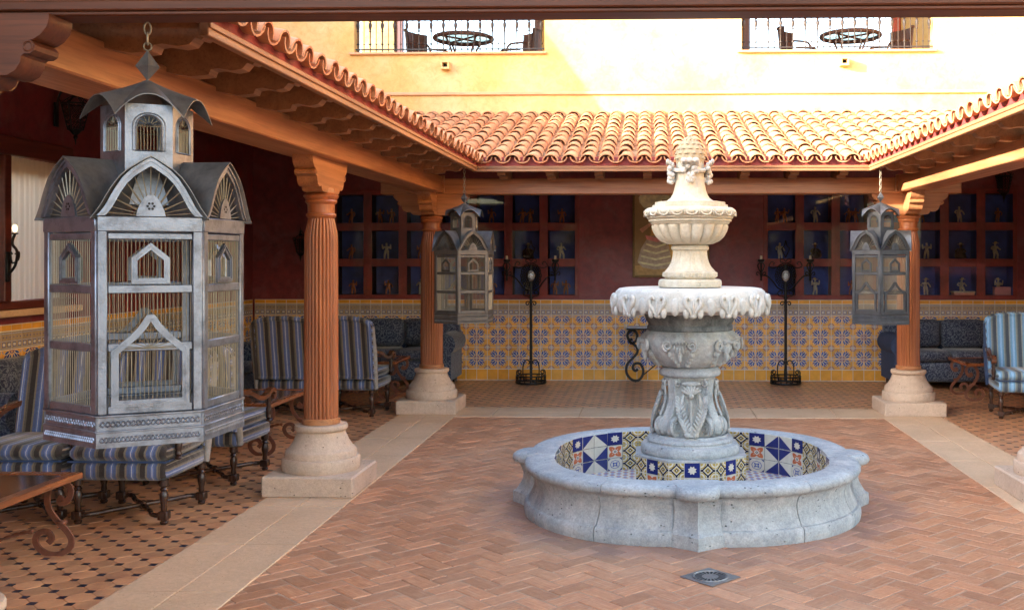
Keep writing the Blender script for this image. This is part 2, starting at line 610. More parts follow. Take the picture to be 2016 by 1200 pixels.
def stripes_mat(name, c_blue, c_dark, c_tan, c_line):
    b = NB(name)
    ob = b.obj()
    sep = b.n("ShaderNodeSeparateXYZ"); b.l(ob, sep.inputs[0])
    tc = b.n("ShaderNodeTexCoord")
    sn = b.n("ShaderNodeSeparateXYZ"); b.l(tc.outputs["Normal"], sn.inputs[0])
    side = b.math('GREATER_THAN', b.math('ABSOLUTE', sn.outputs[0]), 0.75)
    mx = b.n("ShaderNodeMix", data_type='FLOAT')
    b.l(side, mx.inputs[0]); b.l(sep.outputs[0], mx.inputs[2]); b.l(b.math('MULTIPLY', sep.outputs[2], 1.5), mx.inputs[3])
    wob = b.math('MULTIPLY', b.noise(ob, 6, 2, .5), 0.008)
    x = b.math('ADD', b.math('ADD', mx.outputs[0], wob), 10.0)
    t = b.math('FRACT', b.math('MULTIPLY', x, 1 / 0.132))
    rp = b.n("ShaderNodeValToRGB")
    b.l(t, rp.inputs[0])
    rp.color_ramp.interpolation = 'CONSTANT'
    st = [(0, c_dark), (.14, c_tan), (.24, c_blue), (.40, tuple(x * 1.5 for x in c_blue)), (.47, c_line), (.50, tuple(x * 1.5 for x in c_blue)), (.58, c_blue),
          (.70, c_tan), (.78, tuple(x * .6 for x in c_tan)), (.88, c_dark)]
    el = rp.color_ramp.elements
    while len(el) < len(st):
        el.new(0.5)
    for e, (p, c) in zip(el, st):
        e.position = p; e.color = (*c, 1)
    col = b.val(rp.outputs[0], b.math('ADD', b.math('MULTIPLY', b.noise(ob, 90, 3, .7), .7), .65))
    b.bump(b.math('ADD', b.math('MULTIPLY', b.noise(ob, 160, 2, .6), .12), b.noise(ob, 6.5, 3, .55, .8)), .55, .03)
    m = b.done(col, .85, 0, .2)
    b.p.inputs["Sheen Weight"].default_value = 0.3
    return m
M['stripe'] = stripes_mat('striped_upholstery', (.075, .10, .20), (.030, .022, .020), (.165, .135, .10), (.50, .50, .50))
M['stripe_lit'] = stripes_mat('lit_striped_upholstery', (.13, .27, .46), (.05, .07, .10), (.20, .25, .26), (.30, .42, .55))  # lit copy of the stripe fabric, stronger light put into its colours

def damask_mat(name, c1, c2):
    b = NB(name)
    ob = b.obj()
    vo = b.n("ShaderNodeTexVoronoi"); b.l(ob, vo.inputs["Vector"]); vo.inputs["Scale"].default_value = 9
    nz = b.noise(ob, 11, 3, .7, 2.5)
    w = b.math('SINE', b.math('MULTIPLY', b.math('ADD', vo.outputs["Distance"], nz), 22))
    col = b.mix(b.ramp(w, .1, .5), c1, c2)
    b.bump(w, .2, .003)
    m = b.done(col, .7, 0, .3)
    b.p.inputs["Sheen Weight"].default_value = 0.25
    return m
M['damask'] = damask_mat('navy_damask', (.012, .022, .06), (.12, .145, .19))
M['damask_plain'] = plain('navy_cloth', (.035, .065, .15), .8, var=.4, scale=30, bump=.2, v='obj')

def glass_mat(name, tint=(1, 1, 1), ior=1.5):
    b = NB(name)
    b.t.nodes.remove(b.p)
    tr = b.n("ShaderNodeBsdfTransparent"); tr.inputs[0].default_value = (*tint, 1)
    gl = b.n("ShaderNodeBsdfGlossy"); gl.inputs["Roughness"].default_value = 0.02
    fr = b.n("ShaderNodeFresnel")
    ge = b.n("ShaderNodeNewGeometry")
    b.l(b.math('ADD', b.math('MULTIPLY', ge.outputs["Backfacing"], 1 / ior - ior), ior), fr.inputs[0])
    mx = b.n("ShaderNodeMixShader")
    b.l(fr.outputs[0], mx.inputs[0]); b.l(tr.outputs[0], mx.inputs[1]); b.l(gl.outputs[0], mx.inputs[2])
    b.l(mx.outputs[0], b.out.inputs[0])
    return b.mat
M['glass'] = glass_mat('display_glass', (.98, .985, .985), 1.24)
M['tglass'] = glass_mat('table_glass', (.70, .74, .70), 1.6)

def basin_floor_mat():
    b = NB('basin_floor_tile')
    v = b.pos()
    sep = b.n("ShaderNodeSeparateXYZ"); b.l(v, sep.inputs[0])
    def wv(o, k):
        return b.math('SINE', b.math('MULTIPLY', o, k))
    a = b.math('MULTIPLY', wv(sep.outputs[0], 2 * PI / .10), wv(sep.outputs[1], 2 * PI / .10))
    d = b.math('MULTIPLY', wv(b.math('ADD', sep.outputs[0], sep.outputs[1]), 2 * PI / .1), wv(b.math('SUBTRACT', sep.outputs[0], sep.outputs[1]), 2 * PI / .1))
    col = b.mix(b.ramp(a, .15, .3), (.66, .60, .50), (.60, .33, .22))
    col = b.mix(b.ramp(d, .25, .4), col, (.16, .19, .40))
    return b.done(col, .25)
M['basin_floor'] = basin_floor_mat()
def emit_mat(name, col, s):
    b = NB(name)
    b.p.inputs["Emission Color"].default_value = (*col, 1)
    b.p.inputs["Emission Strength"].default_value = s
    return b.done(col, .5)
M['bulb'] = emit_mat('lit_bulb', (1.0, .66, .34), .35)
# ------------------------------------------------------------------ layout constants (metres)
XL, XR = -2.425, 2.87            # column lines
YB, YM, YF = 11.59, 7.65, 3.65   # column rows
EX0, EX1, EY0, EY1 = -1.83, 2.33, 4.25, 11.0   # eave lines of the court
WXL, WXR, WY0, WYB = -5.6, 5.4, -2.6, 14.58    # arcade walls
RISE = 3.58
SL = 0.272
Z_BEAM0, Z_BEAM1 = 2.43, 2.61

def in_view(x, y, z=0.0, pad=60):
    c, s = math.cos(.03), math.sin(.03)
    d = y * c - x * s
    if d < 0.3:
        return None
    px = 1215 + 2050 * (x * c + y * s) / d
    py = 509 - 2050 * (z - 1.7) / d
    if -pad < px < 2016 + pad and -pad < py < 1200 + pad:
        return d
    return None

# ------------------------------------------------------------------ ground, hills
g = MB()
g.box(-600, 600, -600, 900, -0.6, -0.25)
structure(g.build('ground', M['ground']))
h = MB()
N = 90
for j in range(4):
    pass
hv = []; hf = []
for j in range(5):
    for i in range(N + 1):
        x = -260 + 520 * i / N
        prof = [0, .55, 1, .6, 0][j]
        zz = prof * (60 + 11 * math.sin(i * .31) + 6 * math.sin(i * .83 + 1) + 3 * math.sin(i * 2.1))
        hv.append((x, 290 + j * 45, zz - 1))
for j in range(4):
    for i in range(N):
        a = j * (N + 1) + i
        hf.append((a, a + 1, a + N + 2, a + N + 1))
h.add(hv, hf)
structure(h.build('hills', M['hill'], smooth=60))

# ------------------------------------------------------------------ courtyard floor: herringbone bricks
bed = MB(); bed.box(-2.3, 2.75, 3.0, 11.4, -0.1, -0.0022)
court = structure(bed.build('courtyard_floor', M['mortar']))
BW = 0.113; NB_ = 2
def brick_tpl():
    m = MB()
    L, W, j = BW * NB_ / 2 - .0048, BW / 2 - .0048, .0032
    tp = 0.0
    vs = [(-L, -W, -.02), (L, -W, -.02), (L, W, -.02), (-L, W, -.02),
          (-L, -W, tp - .003), (L, -W, tp - .003), (L, W, tp - .003), (-L, W, tp - .003),
          (-L + j, -W + j, tp), (L - j, -W + j, tp), (L - j, W - j, tp), (-L + j, W - j, tp)]
    fs = [(8, 9, 10, 11)]
    for a in range(4):
        c = (a + 1) % 4
        fs += [(a, c, c + 4, a + 4), (a + 4, c + 4, c + 8, a + 8)]
    return m.add(vs, fs)
bt = brick_tpl()
slots = []
ca = math.cos(PI / 4)
for i in range(-160, 160):
    for k in range(-80, 80):
        ox, oy = i + NB_ * k, i - NB_ * k
        for (cx, cy, vert) in ((ox + NB_ / 2, oy + .5, 0), (ox + NB_ + .5, oy + 1 - NB_ / 2, 1)):
            u, v = cx * BW, cy * BW
            X = (u - v) * ca + 0.2; Y = (u + v) * ca + 7.0
            if -2.16 < X < 2.58 and 3.2 < Y < 11.22:
                slots.append((X, Y, PI / 4 + (PI / 2 if vert else 0)))
def fountain_cover(X, Y):
    return math.hypot(X - .29, Y - 7.28) < 0.95
vis = []; rest = []
for sl in slots:
    d = in_view(sl[0], sl[1], 0, 20)
    if d and not fountain_cover(sl[0], sl[1]):
        vis.append((d, sl))
    else:
        rest.append(sl)
vis.sort()
near = [q[1] for q in vis[:300]]
rest += [q[1] for q in vis[300:]]
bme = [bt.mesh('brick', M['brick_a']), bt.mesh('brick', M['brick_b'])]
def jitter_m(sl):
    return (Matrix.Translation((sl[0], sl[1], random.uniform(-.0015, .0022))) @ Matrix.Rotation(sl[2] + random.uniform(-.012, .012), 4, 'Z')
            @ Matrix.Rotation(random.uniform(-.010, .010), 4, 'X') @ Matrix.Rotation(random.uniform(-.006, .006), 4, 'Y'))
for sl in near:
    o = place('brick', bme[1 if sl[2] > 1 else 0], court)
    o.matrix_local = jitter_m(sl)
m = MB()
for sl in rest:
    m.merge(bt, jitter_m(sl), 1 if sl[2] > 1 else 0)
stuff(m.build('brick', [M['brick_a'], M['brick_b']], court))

# ------------------------------------------------------------------ stone border slabs round the court
bs = MB()
bs.box(-2.72, 3.15, 3.0, 11.86, -0.2, -0.02)
border = structure(bs.build('stone_border', M['grout_floor']))
def slab(x0, x1, y0, y1):
    q = MB(); gp = .0025
    q.box(x0 + gp, x1 - gp, y0 + gp, y1 - gp, -.02, .006 + random.uniform(-.0012, .0012), .004)
    return q.build('paving_slab', M['border'], border)
def band(a0, a1, b0, b1, along):
    a = a0
    mid = (b0 + b1) / 2
    while a < a1 - .05:
        L = min(random.choice([.88, .95, 1.02]), a1 - a)
        if a1 - a - L < .3:
            L = a1 - a
        for (p, q) in ((b0, mid), (mid, b1)):
            slab(*((p, q, a, a + L) if along == 'y' else (a, a + L, p, q)))
        a += L
band(3.2, 11.14, -2.715, -2.085, 'y')
band(3.2, 11.14, 2.50, 3.14, 'y')
band(-2.715, 3.14, 11.14, 11.85, 'x')

# ------------------------------------------------------------------ arcade floor: clay octagons with navy inserts
af = MB()
for r in ((WXL, -2.70, WY0, WYB), (3.13, WXR, WY0, WYB), (-2.70, 3.13, 11.84, WYB), (-2.70, 3.13, WY0, 3.21)):
    af.box(r[0], r[1], r[2], r[3], -.12, -.0025)
arc_floor = structure(af.build('arcade_floor', M['grout_floor']))
PT = 0.1345; DS = 0.040
def oct_tpl():
    q = MB()
    hh = PT / 2 - .0018; c = DS / math.sqrt(2)
    pts = [(hh, -hh + c), (hh, hh - c), (hh - c, hh), (-hh + c, hh), (-hh, hh - c), (-hh, -hh + c), (-hh + c, -hh), (hh - c, -hh)]
    vs = [(x, y, -.006) for x, y in pts] + [(x * .988, y * .988, 0.0) for x, y in pts]
    fs = [tuple(range(8, 16))] + [(i, (i + 1) % 8, (i + 1) % 8 + 8, i + 8) for i in range(8)]
    return q.add(vs, fs)
def dot_tpl():
    q = MB(); a = DS / 2 - .001
    pts = [(-a, -a), (a, -a), (a, a), (-a, a)]
    vs = [(x, y, -.006) for x, y in pts] + [(x * .94, y * .94, .0004) for x, y in pts]
    return q.add(vs, [(4, 5, 6, 7)] + [(i, (i + 1) % 4, (i + 1) % 4 + 4, i + 4) for i in range(4)])
ot, dt = oct_tpl(), dot_tpl()
def in_arc(x, y):
    if not (WXL < x < WXR and 0.5 < y < WYB):
        return False
    return x < -2.68 or x > 3.10 or y > 11.82 or y < 3.2
o_all = []; d_all = []
n = int(12 / PT)
for i in range(-n, n):
    for j in range(-n, n):
        u, v = i * PT, j * PT
        X = (u - v) * ca - 0.0; Y = (u + v) * ca + 8.0
        if in_arc(X, Y):
            o_all.append((in_view(X, Y, 0, 10) or 99, X, Y))
        u += PT / 2; v += PT / 2
        X = (u - v) * ca; Y = (u + v) * ca + 8.0
        if in_arc(X, Y):
            d_all.append((in_view(X, Y, 0, 10) or 99, X, Y))
for lst, tp, nm, mt, rz in ((o_all, ot, 'octagon_tile', M['saltillo'], PI / 4), (d_all, dt, 'insert_tile', M['dot'], 0)):
    lst.sort()
    me = tp.mesh(nm, mt)
    for (d, X, Y) in lst[:300]:
        place(nm, me, arc_floor, (X, Y, random.uniform(-.0008, .0008)), rz)
    q = MB()
    for (d, X, Y) in lst[300:]:
        q.merge(tp, T(X, Y, random.uniform(-.0008, .0008), rz))
    stuff(q.build(nm, mt, arc_floor))

# ------------------------------------------------------------------ painted wall tiles
ST = 0.15
def tile_base(q, w, h, mi=0):
    q.box(.0035, w - .0035, 0, .006, .0035, h - .0035, .0018, mi)   # local: x right, y depth (front at y=0), z up
    return q
def flat(q, pts, lift, mi):
    q.poly([(x, -lift, z) for x, z in pts], mi)
def lens(cx, cz, ang, r0, r1, w, n=5):
    a = Vector((math.cos(ang), math.sin(ang))); b = Vector((-a.y, a.x))
    p = []
    for i in range(n + 1):
        t = i / n
        p.append(Vector((cx, cz)) + a * (r0 + (r1 - r0) * t) + b * (w * math.sin(PI * t)))
    for i in range(n - 1, 0, -1):
        t = i / n
        p.append(Vector((cx, cz)) + a * (r0 + (r1 - r0) * t) - b * (w * math.sin(PI * t)))
    return [(v.x, v.y) for v in p]
def ringsec(cx, cz, r0, r1, a0, a1, n=5):
    o = [(cx + r1 * math.cos(a0 + (a1 - a0) * i / n), cz + r1 * math.sin(a0 + (a1 - a0) * i / n)) for i in range(n + 1)]
    if r0 <= 0:
        return [(cx, cz)] + o
    return o + [(cx + r0 * math.cos(a1 - (a1 - a0) * i / n), cz + r0 * math.sin(a1 - (a1 - a0) * i / n)) for i in range(n + 1)]
FT_MATS = [M['g_yellow'], M['g_blue'], M['g_grey'], M['g_white']]
def flower(fx, fz):
    q = tile_base(MB(), ST, ST)
    def F(pts):
        return [((x if not fx else ST - x), (z if not fz else ST - z)) for x, z in pts]
    e = .004
    for a, r1, w in ((18, .108, .0105), (45, .128, .012), (72, .108, .0105)):
        flat(q, F(lens(e, e, R(a), .030, r1 + .008, w * 1.55)), .0006, 3)
        flat(q, F(lens(e, e, R(a), .036, r1, w)), .0010, 1)
    for a in (31, 59):
        flat(q, F(lens(e, e, R(a), .075, .132, .008)), .0008, 1)
    flat(q, F(ringsec(e, e, .020, .031, 0, PI / 2)), .0006, 1)
    flat(q, F(ringsec(e, e, 0, .012, 0, PI / 2, 3)), .0006, 1)
    E = ST - e
    flat(q, F(ringsec(E, E, 0, .020, PI, 1.5 * PI)), .0006, 2)
    flat(q, F(ringsec(E, E, .030, .038, PI, 1.5 * PI)), .0006, 1)
    flat(q, F(lens(E, e, R(135), .004, .045, .009)), .0006, 2)
    flat(q, F(lens(e, E, R(-45), .004, .045, .009)), .0006, 2)
    return q
def border_tile():
    q = tile_base(MB(), ST, .16, 0)
    for z0, z1 in ((.072, .078), (.012, .018), (.138, .145)):
        flat(q, [(.004, z0), (ST - .004, z0), (ST - .004, z1), (.004, z1)], .0006, 1)
    for c in (.028, .075, .122):
        flat(q, [(c - .006, .108), (c, .1), (c + .006, .108), (c, .116)], .0006, 2)
    for c in (.03, .105):
        flat(q, [(c - .018, .026), (c + .03, .026), (c + .03, .064), (c - .018, .064)], .0006, 2)
        flat(q, [(c - .012, .032), (c + .024, .032), (c + .024, .058), (c - .012, .058)], .0010, 3)
    return q
BT_MATS = [M['g_tan'], M['g_grey'], M['g_blue'], M['g_white']]
tpl_flower = {(a, b): flower(a, b) for a in (0, 1) for b in (0, 1)}
tpl_border = border_tile()
tpl_plain = tile_base(MB(), ST, .15)
tpl_strip = tile_base(MB(), ST, .055)
me_flower = {k: v.mesh('flower_tile', FT_MATS) for k, v in tpl_flower.items()}
me_border = tpl_border.mesh('border_tile', BT_MATS)
me_plain = tpl_plain.mesh('plain_tile', M['g_amber'])
me_strip = tpl_strip.mesh('edge_tile', M['g_amber'])
def wainscot(root, length, keep):
    """local x along the wall from 0..length, front face at y=0; keep(i, kind) -> build as single part"""
    n = int(length / ST)
    st = {'flower_tile': MB(), 'border_tile': MB(), 'plain_tile': MB(), 'edge_tile': MB()}
    cnt = {k: 0 for k in st}
    for i in range(n):
        x = i * ST
        items = [('plain_tile', me_plain, tpl_plain, .005)]
        for r in range(5):
            k = (1 - i % 2, 1 - r % 2)
            items.append(('flower_tile', me_flower[k], tpl_flower[k], .158 + r * ST))
        items.append(('border_tile', me_border, tpl_border, .158 + 5 * ST))
        items.append(('edge_tile', me_strip, tpl_strip, .158 + 5 * ST + .162))
        for nm, me, tp, z in items:
            if cnt[nm] < 300 and keep(x, z):
                place(nm, me, root, (x, 0, z)); cnt[nm] += 1
            else:
                st[nm].merge(tp, T(x, 0, z))
    for nm, mt in (('flower_tile', FT_MATS), ('border_tile', BT_MATS), ('plain_tile', M['g_amber']), ('edge_tile', M['g_amber'])):
        if st[nm].v:
            stuff(st[nm].build(nm, mt, root))
    gq = MB(); gq.box(0, n * ST, .0035, .03, 0, 1.127)
    gq.build('grout_bed', M['grout'], root)

# ------------------------------------------------------------------ back wall with niches
NZ = [1.195, 1.70, 2.205]; NH = .395
def niche_tpl(w, h, d=.24):
    q = MB()
    q.poly([(0, d, 0), (w, d, 0), (w, d, h), (0, d, h)])
    q.poly([(0, 0, 0), (0, d, 0), (0, d, h), (0, 0, h)])
    q.poly([(w, 0, 0), (w, d, 0), (w, d, h), (w, 0, h)])
    q.poly([(0, 0, 0), (w, 0, 0), (w, d, 0), (0, d, 0)])
    q.poly([(0, 0, h), (w, 0, h), (w, d, h), (0, d, h)])
    return q
bw = thing('plaster_wall', 'burgundy plaster wall with blue niches and yellow flower tiles behind the fountain', 'wall', (WXL, WYB, 0))
bw_ox = -WXL
blocks = [(-4.457, -.972), (1.604, 5.108)]
q = MB()
xs = [0, blocks[0][0] + bw_ox, blocks[0][1] + bw_ox, blocks[1][0] + bw_ox, blocks[1][1] + bw_ox, WXR + bw_ox]
q.box(xs[0], xs[1], 0, .3, 0, 3.9)
q.box(xs[2], xs[3], 0, .3, 0, 3.9)
q.box(xs[4], xs[5], 0, .3, 0, 3.9)
for a, b2 in ((1, 2), (3, 4)):
    q.box(xs[a], xs[b2], 0, .3, 0, 1.165)
    q.box(xs[a], xs[b2], 0, .3, 2.66, 3.9)
    q.box(xs[a], xs[b2], .26, .3, 1.165, 2.66)
q.build('plaster', M['burgundy'], bw)
niche_pos = {}
NWD = .378
nme = niche_tpl(NWD, NH).mesh('niche', M['niche'])
for bi, (b0, b1) in enumerate(blocks):
    pitch = (b1 - b0) / 7
    fr = MB()
    mg = (pitch - NWD) / 2
    x0 = b0 + bw_ox; x1 = b1 + bw_ox
    for i in range(8):
        c = x0 + i * pitch
        fr.box(max(x0, c - mg), min(x1, c + mg), -.006, .24, 1.165, 2.66, .004)
    for i in range(7):
        c = x0 + i * pitch
        zz = [1.165] + sum([[z, z + NH] for z in NZ], []) + [2.66]
        for k in range(0, len(zz), 2):
            fr.box(c + mg, c + pitch - mg, -.003, .24, zz[k], zz[k + 1], .003)
        for r in range(3):
            place('niche', nme, bw, (c + mg, 0.001, NZ[r]))
            niche_pos[(bi, i, r)] = (b0 + i * pitch + pitch / 2, WYB + .12, NZ[r])
    fr.build('niche_lattice', M['lattice'], bw)
    gp = MB(); gp.box(x0 + .02, x1 - .02, -.016, -.010, 1.19, 2.64)
    gp.build('glass_pane', M['glass'], bw)
    rl = MB(); rl.box(x0, x1, -.022, -.0065, 1.150, 1.186, .003); rl.box(x0, x1, -.022, -.0065, 2.645, 2.672, .003)
    for i in range(15):
        rl.sphere((x0 + .1 + i * (x1 - x0 - .2) / 14, -.023, 1.168), .006, 6, 4, 0)
    rl.build('pane_rail', M['lattice'], bw)
wr = thing('tile_wainscot', 'yellow and blue flower tile wainscot along the burgundy back wall', 'wainscot', (WXL + .04, WYB - .031, 0))
wainscot(wr, 10.9, lambda x, z: (x > 1.15) and not (z < .6 and (x < 2.9 or x > 9.0)))

# ------------------------------------------------------------------ side and front walls of the arcade
lw = thing('plaster_wall', 'burgundy plaster wall on the left behind the near birdcage', 'wall', (WXL, 0, 0))
q = MB()
for y0_, y1_, z0_, z1_ in ((-2.6, 7.65, 0, 3.9), (9.68, WYB, 0, 3.9), (7.65, 9.68, 0, 1.32), (7.65, 9.68, 2.61, 3.9)):
    q.box(-.3, 0, y0_, y1_, z0_, z1_)
q.build('plaster', M['burgundy'], lw)
lwt = thing('tile_wainscot', 'flower tile wainscot along the left wall under the curtained window', 'wainscot', (WXL + .031, 4.0, 0), PI / 2)
wainscot(lwt, WYB - 4.05, lambda x, z: x > 4.2)
rw = thing('plaster_wall', 'burgundy plaster wall closing the right arcade', 'wall', (WXR, 0, 0))
q = MB(); q.box(0, .3, 8.3, WYB, 0, 3.9); q.build('plaster', M['burgundy'], rw)
for yy in (4.6, .6):
    q = MB(); q.box(0, .3, yy - .2, yy + .2, 0, 3.9, .01); q.build('pier', M['burgundy'], rw)
rwt = thing('tile_wainscot', 'flower tile wainscot along the right arcade wall', 'wainscot', (WXR - .031, WYB - .04, 0), -PI / 2)
wainscot(rwt, 6.2, lambda x, z: False)
# ------------------------------------------------------------------ columns
def zapata_profile():
    half = [(.42, 0), (.42, -.018), (.412, -.045), (.39, -.072), (.365, -.088), (.352, -.09), (.362, -.097), (.372, -.11), (.368, -.126), (.352, -.137),
            (.332, -.138), (.322, -.146), (.318, -.170), (.300, -.196), (.272, -.211), (.245, -.212), (.228, -.203), (.222, -.207), (.214, -.226), (.196, -.240), (.16, -.245)]
    return half + [(-x, z) for x, z in reversed(half)]
def capital_block(axis):
    q = MB()
    q.prism(zapata_profile(), -.073, .073, 'xz' if axis == 'x' else 'yz')
    # carved volute discs on both faces
    for sgn in (-1, 1):
        for f in (-1, 1):
            ring = [(sgn * .347 + .017 * math.cos(t), f * .0745, -.113 + .017 * math.sin(t)) for t in [2 * PI * k / 12 for k in range(12)]]
            if axis == 'y':
                ring = [(b, a, c) for a, b, c in ring]
            q.tube(ring, .0035, 6, closed=True)
    return q
def make_column(loc, label, axes, dz=0.0, cmat=None):
    t = thing('column', label, 'column', loc, 0, 'fluted wooden columns on stone bases round the court')
    q = MB(); q.box(-.33, .33, -.33, .33, 0, .150, .012); q.build('plinth', M['cantera'], t)
    prof = [(.278, .150), (.284, .165), (.284, .228), (.276, .243), (.258, .246), (.256, .288), (.250, .298), (.240, .303), (.222, .325), (.200, .36), (.183, .40), (.174, .425),
            (.172, .432), (.186, .438), (.192, .448), (.192, .468), (.186, .478), (.17, .481)]
    q = MB(); q.lathe(prof, 40); q.build('stone_base', M['cantera'], t, 40)
    q = MB(); q.lathe([(.128, .481), (.137, .484), (.137, .522), (.128, .526)], 36); q.build('base_ring', M['wood_x'], t, 40)
    zt = 1.985 + dz
    def fl(th, z, r, i):
        k = 26
        c = abs(math.sin(th * k / 2))
        dep = 0.011 * (1 if 0 < i < 5 else .6)
        return r - dep * (1 - c ** .8)
    prof = [(.124, .526), (.124, .56), (.123, 1.2), (.121, zt - .16), (.119, zt - .10), (.094, zt + .015)]
    q = MB(); q.lathe(prof, 26 * 6, rf=fl); q.build('shaft', M['wood_z'], t, 30)
    z = zt
    prof = [(.094, z + .012), (.098, z + .016), (.106, z + .025), (.110, z + .037), (.106, z + .048), (.098, z + .053), (.097, z + .06), (.099, z + .115), (.103, z + .12), (.112, z + .128),
            (.115, z + .138), (.110, z + .150), (.116, z + .158), (.126, z + .168), (.128, z + .178), (.120, z + .192), (.104, z + .2), (.100, z + .235)]
    q = MB(); q.lathe(prof, 36); q.build('collar', M['wood_z'], t, 35)
    for a in axes:
        o = capital_block(a).build('capital_bracket', cmat or M['wood_' + a], t, 35)
        o.location = (0, 0, Z_BEAM0 + dz - (0.0 if a == axes[0] else .0015))
        if a != axes[0]:
            o.scale = (1, 1, .994)
    return t
make_column((XL, YM, 0), 'fluted wooden column on stone plinth just right of the near birdcage', 'y')
make_column((XL, YB, 0), 'fluted wooden corner column behind the far left birdcage', 'yx')
make_column((XR, YB, 0), 'fluted wooden corner column beside the far right birdcage', 'yx')
make_column((XR + .06, YM - .06, 0), 'column at the right picture edge, mostly its stone plinth showing', 'y')
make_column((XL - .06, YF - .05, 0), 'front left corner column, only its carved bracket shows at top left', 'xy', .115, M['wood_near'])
make_column((XR, YF, 0), 'front right corner column outside the right picture edge', 'xy', .115)

# ------------------------------------------------------------------ beams
def beam(name_label, axis, x0, x1, y0, y1, z0, z1, mat):
    t = thing('beam', name_label, 'beam', ((x0 + x1) / 2, (y0 + y1) / 2, z0), 0, 'varnished timber beams over the columns')
    q = MB(); hx, hy = (x1 - x0) / 2, (y1 - y0) / 2
    q.box(-hx, hx, -hy, hy, 0, z1 - z0, .008)
    q.build('timber', mat, t)
    return t
HB = .075 * 2
lb = beam('long varnished beam over the left columns, lit orange', 'y', XL - HB, XL + HB, YF + .08, YB - HB - .002, Z_BEAM0, Z_BEAM1, M['wood_y'])
rb = beam('long varnished beam over the right columns with a sunlit strip', 'y', XR - HB, XR + HB, YF + .08, YB - HB - .002, Z_BEAM0, Z_BEAM1, M['wood_y'])
bb = beam('varnished beam across the back under the tiled roof', 'x', XL - .55, XR + .55, YB - .11, YB + .13, Z_BEAM0 - .015, Z_BEAM1 - .02, M['wood_x'])
fb = beam('near beam in shade-darkened colour, crossing the whole top of the picture', 'x', -5.2, 5.0, 3.575, 3.70, 2.547, 2.80, M['wood_near'])
for o, (x, y) in ((lb, (XL, YB)), (rb, (XR, YB))):
    pass
# corner blocks where the beams meet
for x, lab in ((XL, 'square beam end block over the back left corner column'), (XR, 'square beam end block over the back right corner column')):
    t = thing('corner_block', lab, 'beam block', (x, YB, Z_BEAM0), 0, 'beam blocks on the corner columns')
    q = MB(); q.box(-HB - .02, HB + .02, -HB + .002, -.112, .002, .19, .006); q.build('timber', M['wood_x'], t)
    q = MB(); q.box(-.55, .55, -.125, -.1125, .03, .10, .004) ; 
# moulding lines on the near beam
q = MB()
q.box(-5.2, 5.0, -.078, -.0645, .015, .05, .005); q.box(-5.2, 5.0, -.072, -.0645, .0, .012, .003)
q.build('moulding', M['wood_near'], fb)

# ------------------------------------------------------------------ roofs
def tile_mesh(r0, r1, L, th, up, n=7):
    q = MB()
    vs = []
    for y, r in ((0, r0), (L, r1)):
        for k in range(n + 1):
            a = PI * k / n
            for rr in (r, r - th):
                vs.append((rr * math.cos(a), y, (rr * math.sin(a)) * (.84 if up else -.78)))
    k2 = 2 * (n + 1)
    fs = []
    for k in range(n):
        a = 2 * k
        fs.append((a, a + 2, a + 2 + k2, a + k2))
        fs.append((a + 1, a + 1 + k2, a + 3 + k2, a + 3))
        fs.append((a, a + 1, a + 3, a + 2))
    return q.add(vs, fs)
TP = 0.198; EXPO = 0.345
cov_t = tile_mesh(.086, .070, .44, .013, True)
pan_t = tile_mesh(.086, .072, .44, .013, False)
cov_me = cov_t.mesh('cover_tile', M['roof'], 50)
pan_me = pan_t.mesh('pan_tile', M['roof'], 50)
TILT = math.atan(SL)

def s_bracket(L=.60):
    """profile (d from eave inward, z below soffit line)"""
    top = lambda d: 2.668 + SL * d
    prof = [(.02, top(.02)), (.02, top(.02) - .05), (.035, top(.02) - .058), (.06, top(.06) - .062), (.085, top(.06) - .09), (.13, top(.12) - .115), (.20, top(.2) - .125), (.235, top(.2) - .13),
            (.245, top(.2) - .155), (.275, top(.25) - .172), (.33, top(.3) - .19), (.40, top(.4) - .205), (.46, top(.46) - .208), (.475, top(.46) - .225), (.52, top(.5) - .232), (.60, 2.600), (.64, 2.600), (.64, top(.64))]
    return prof

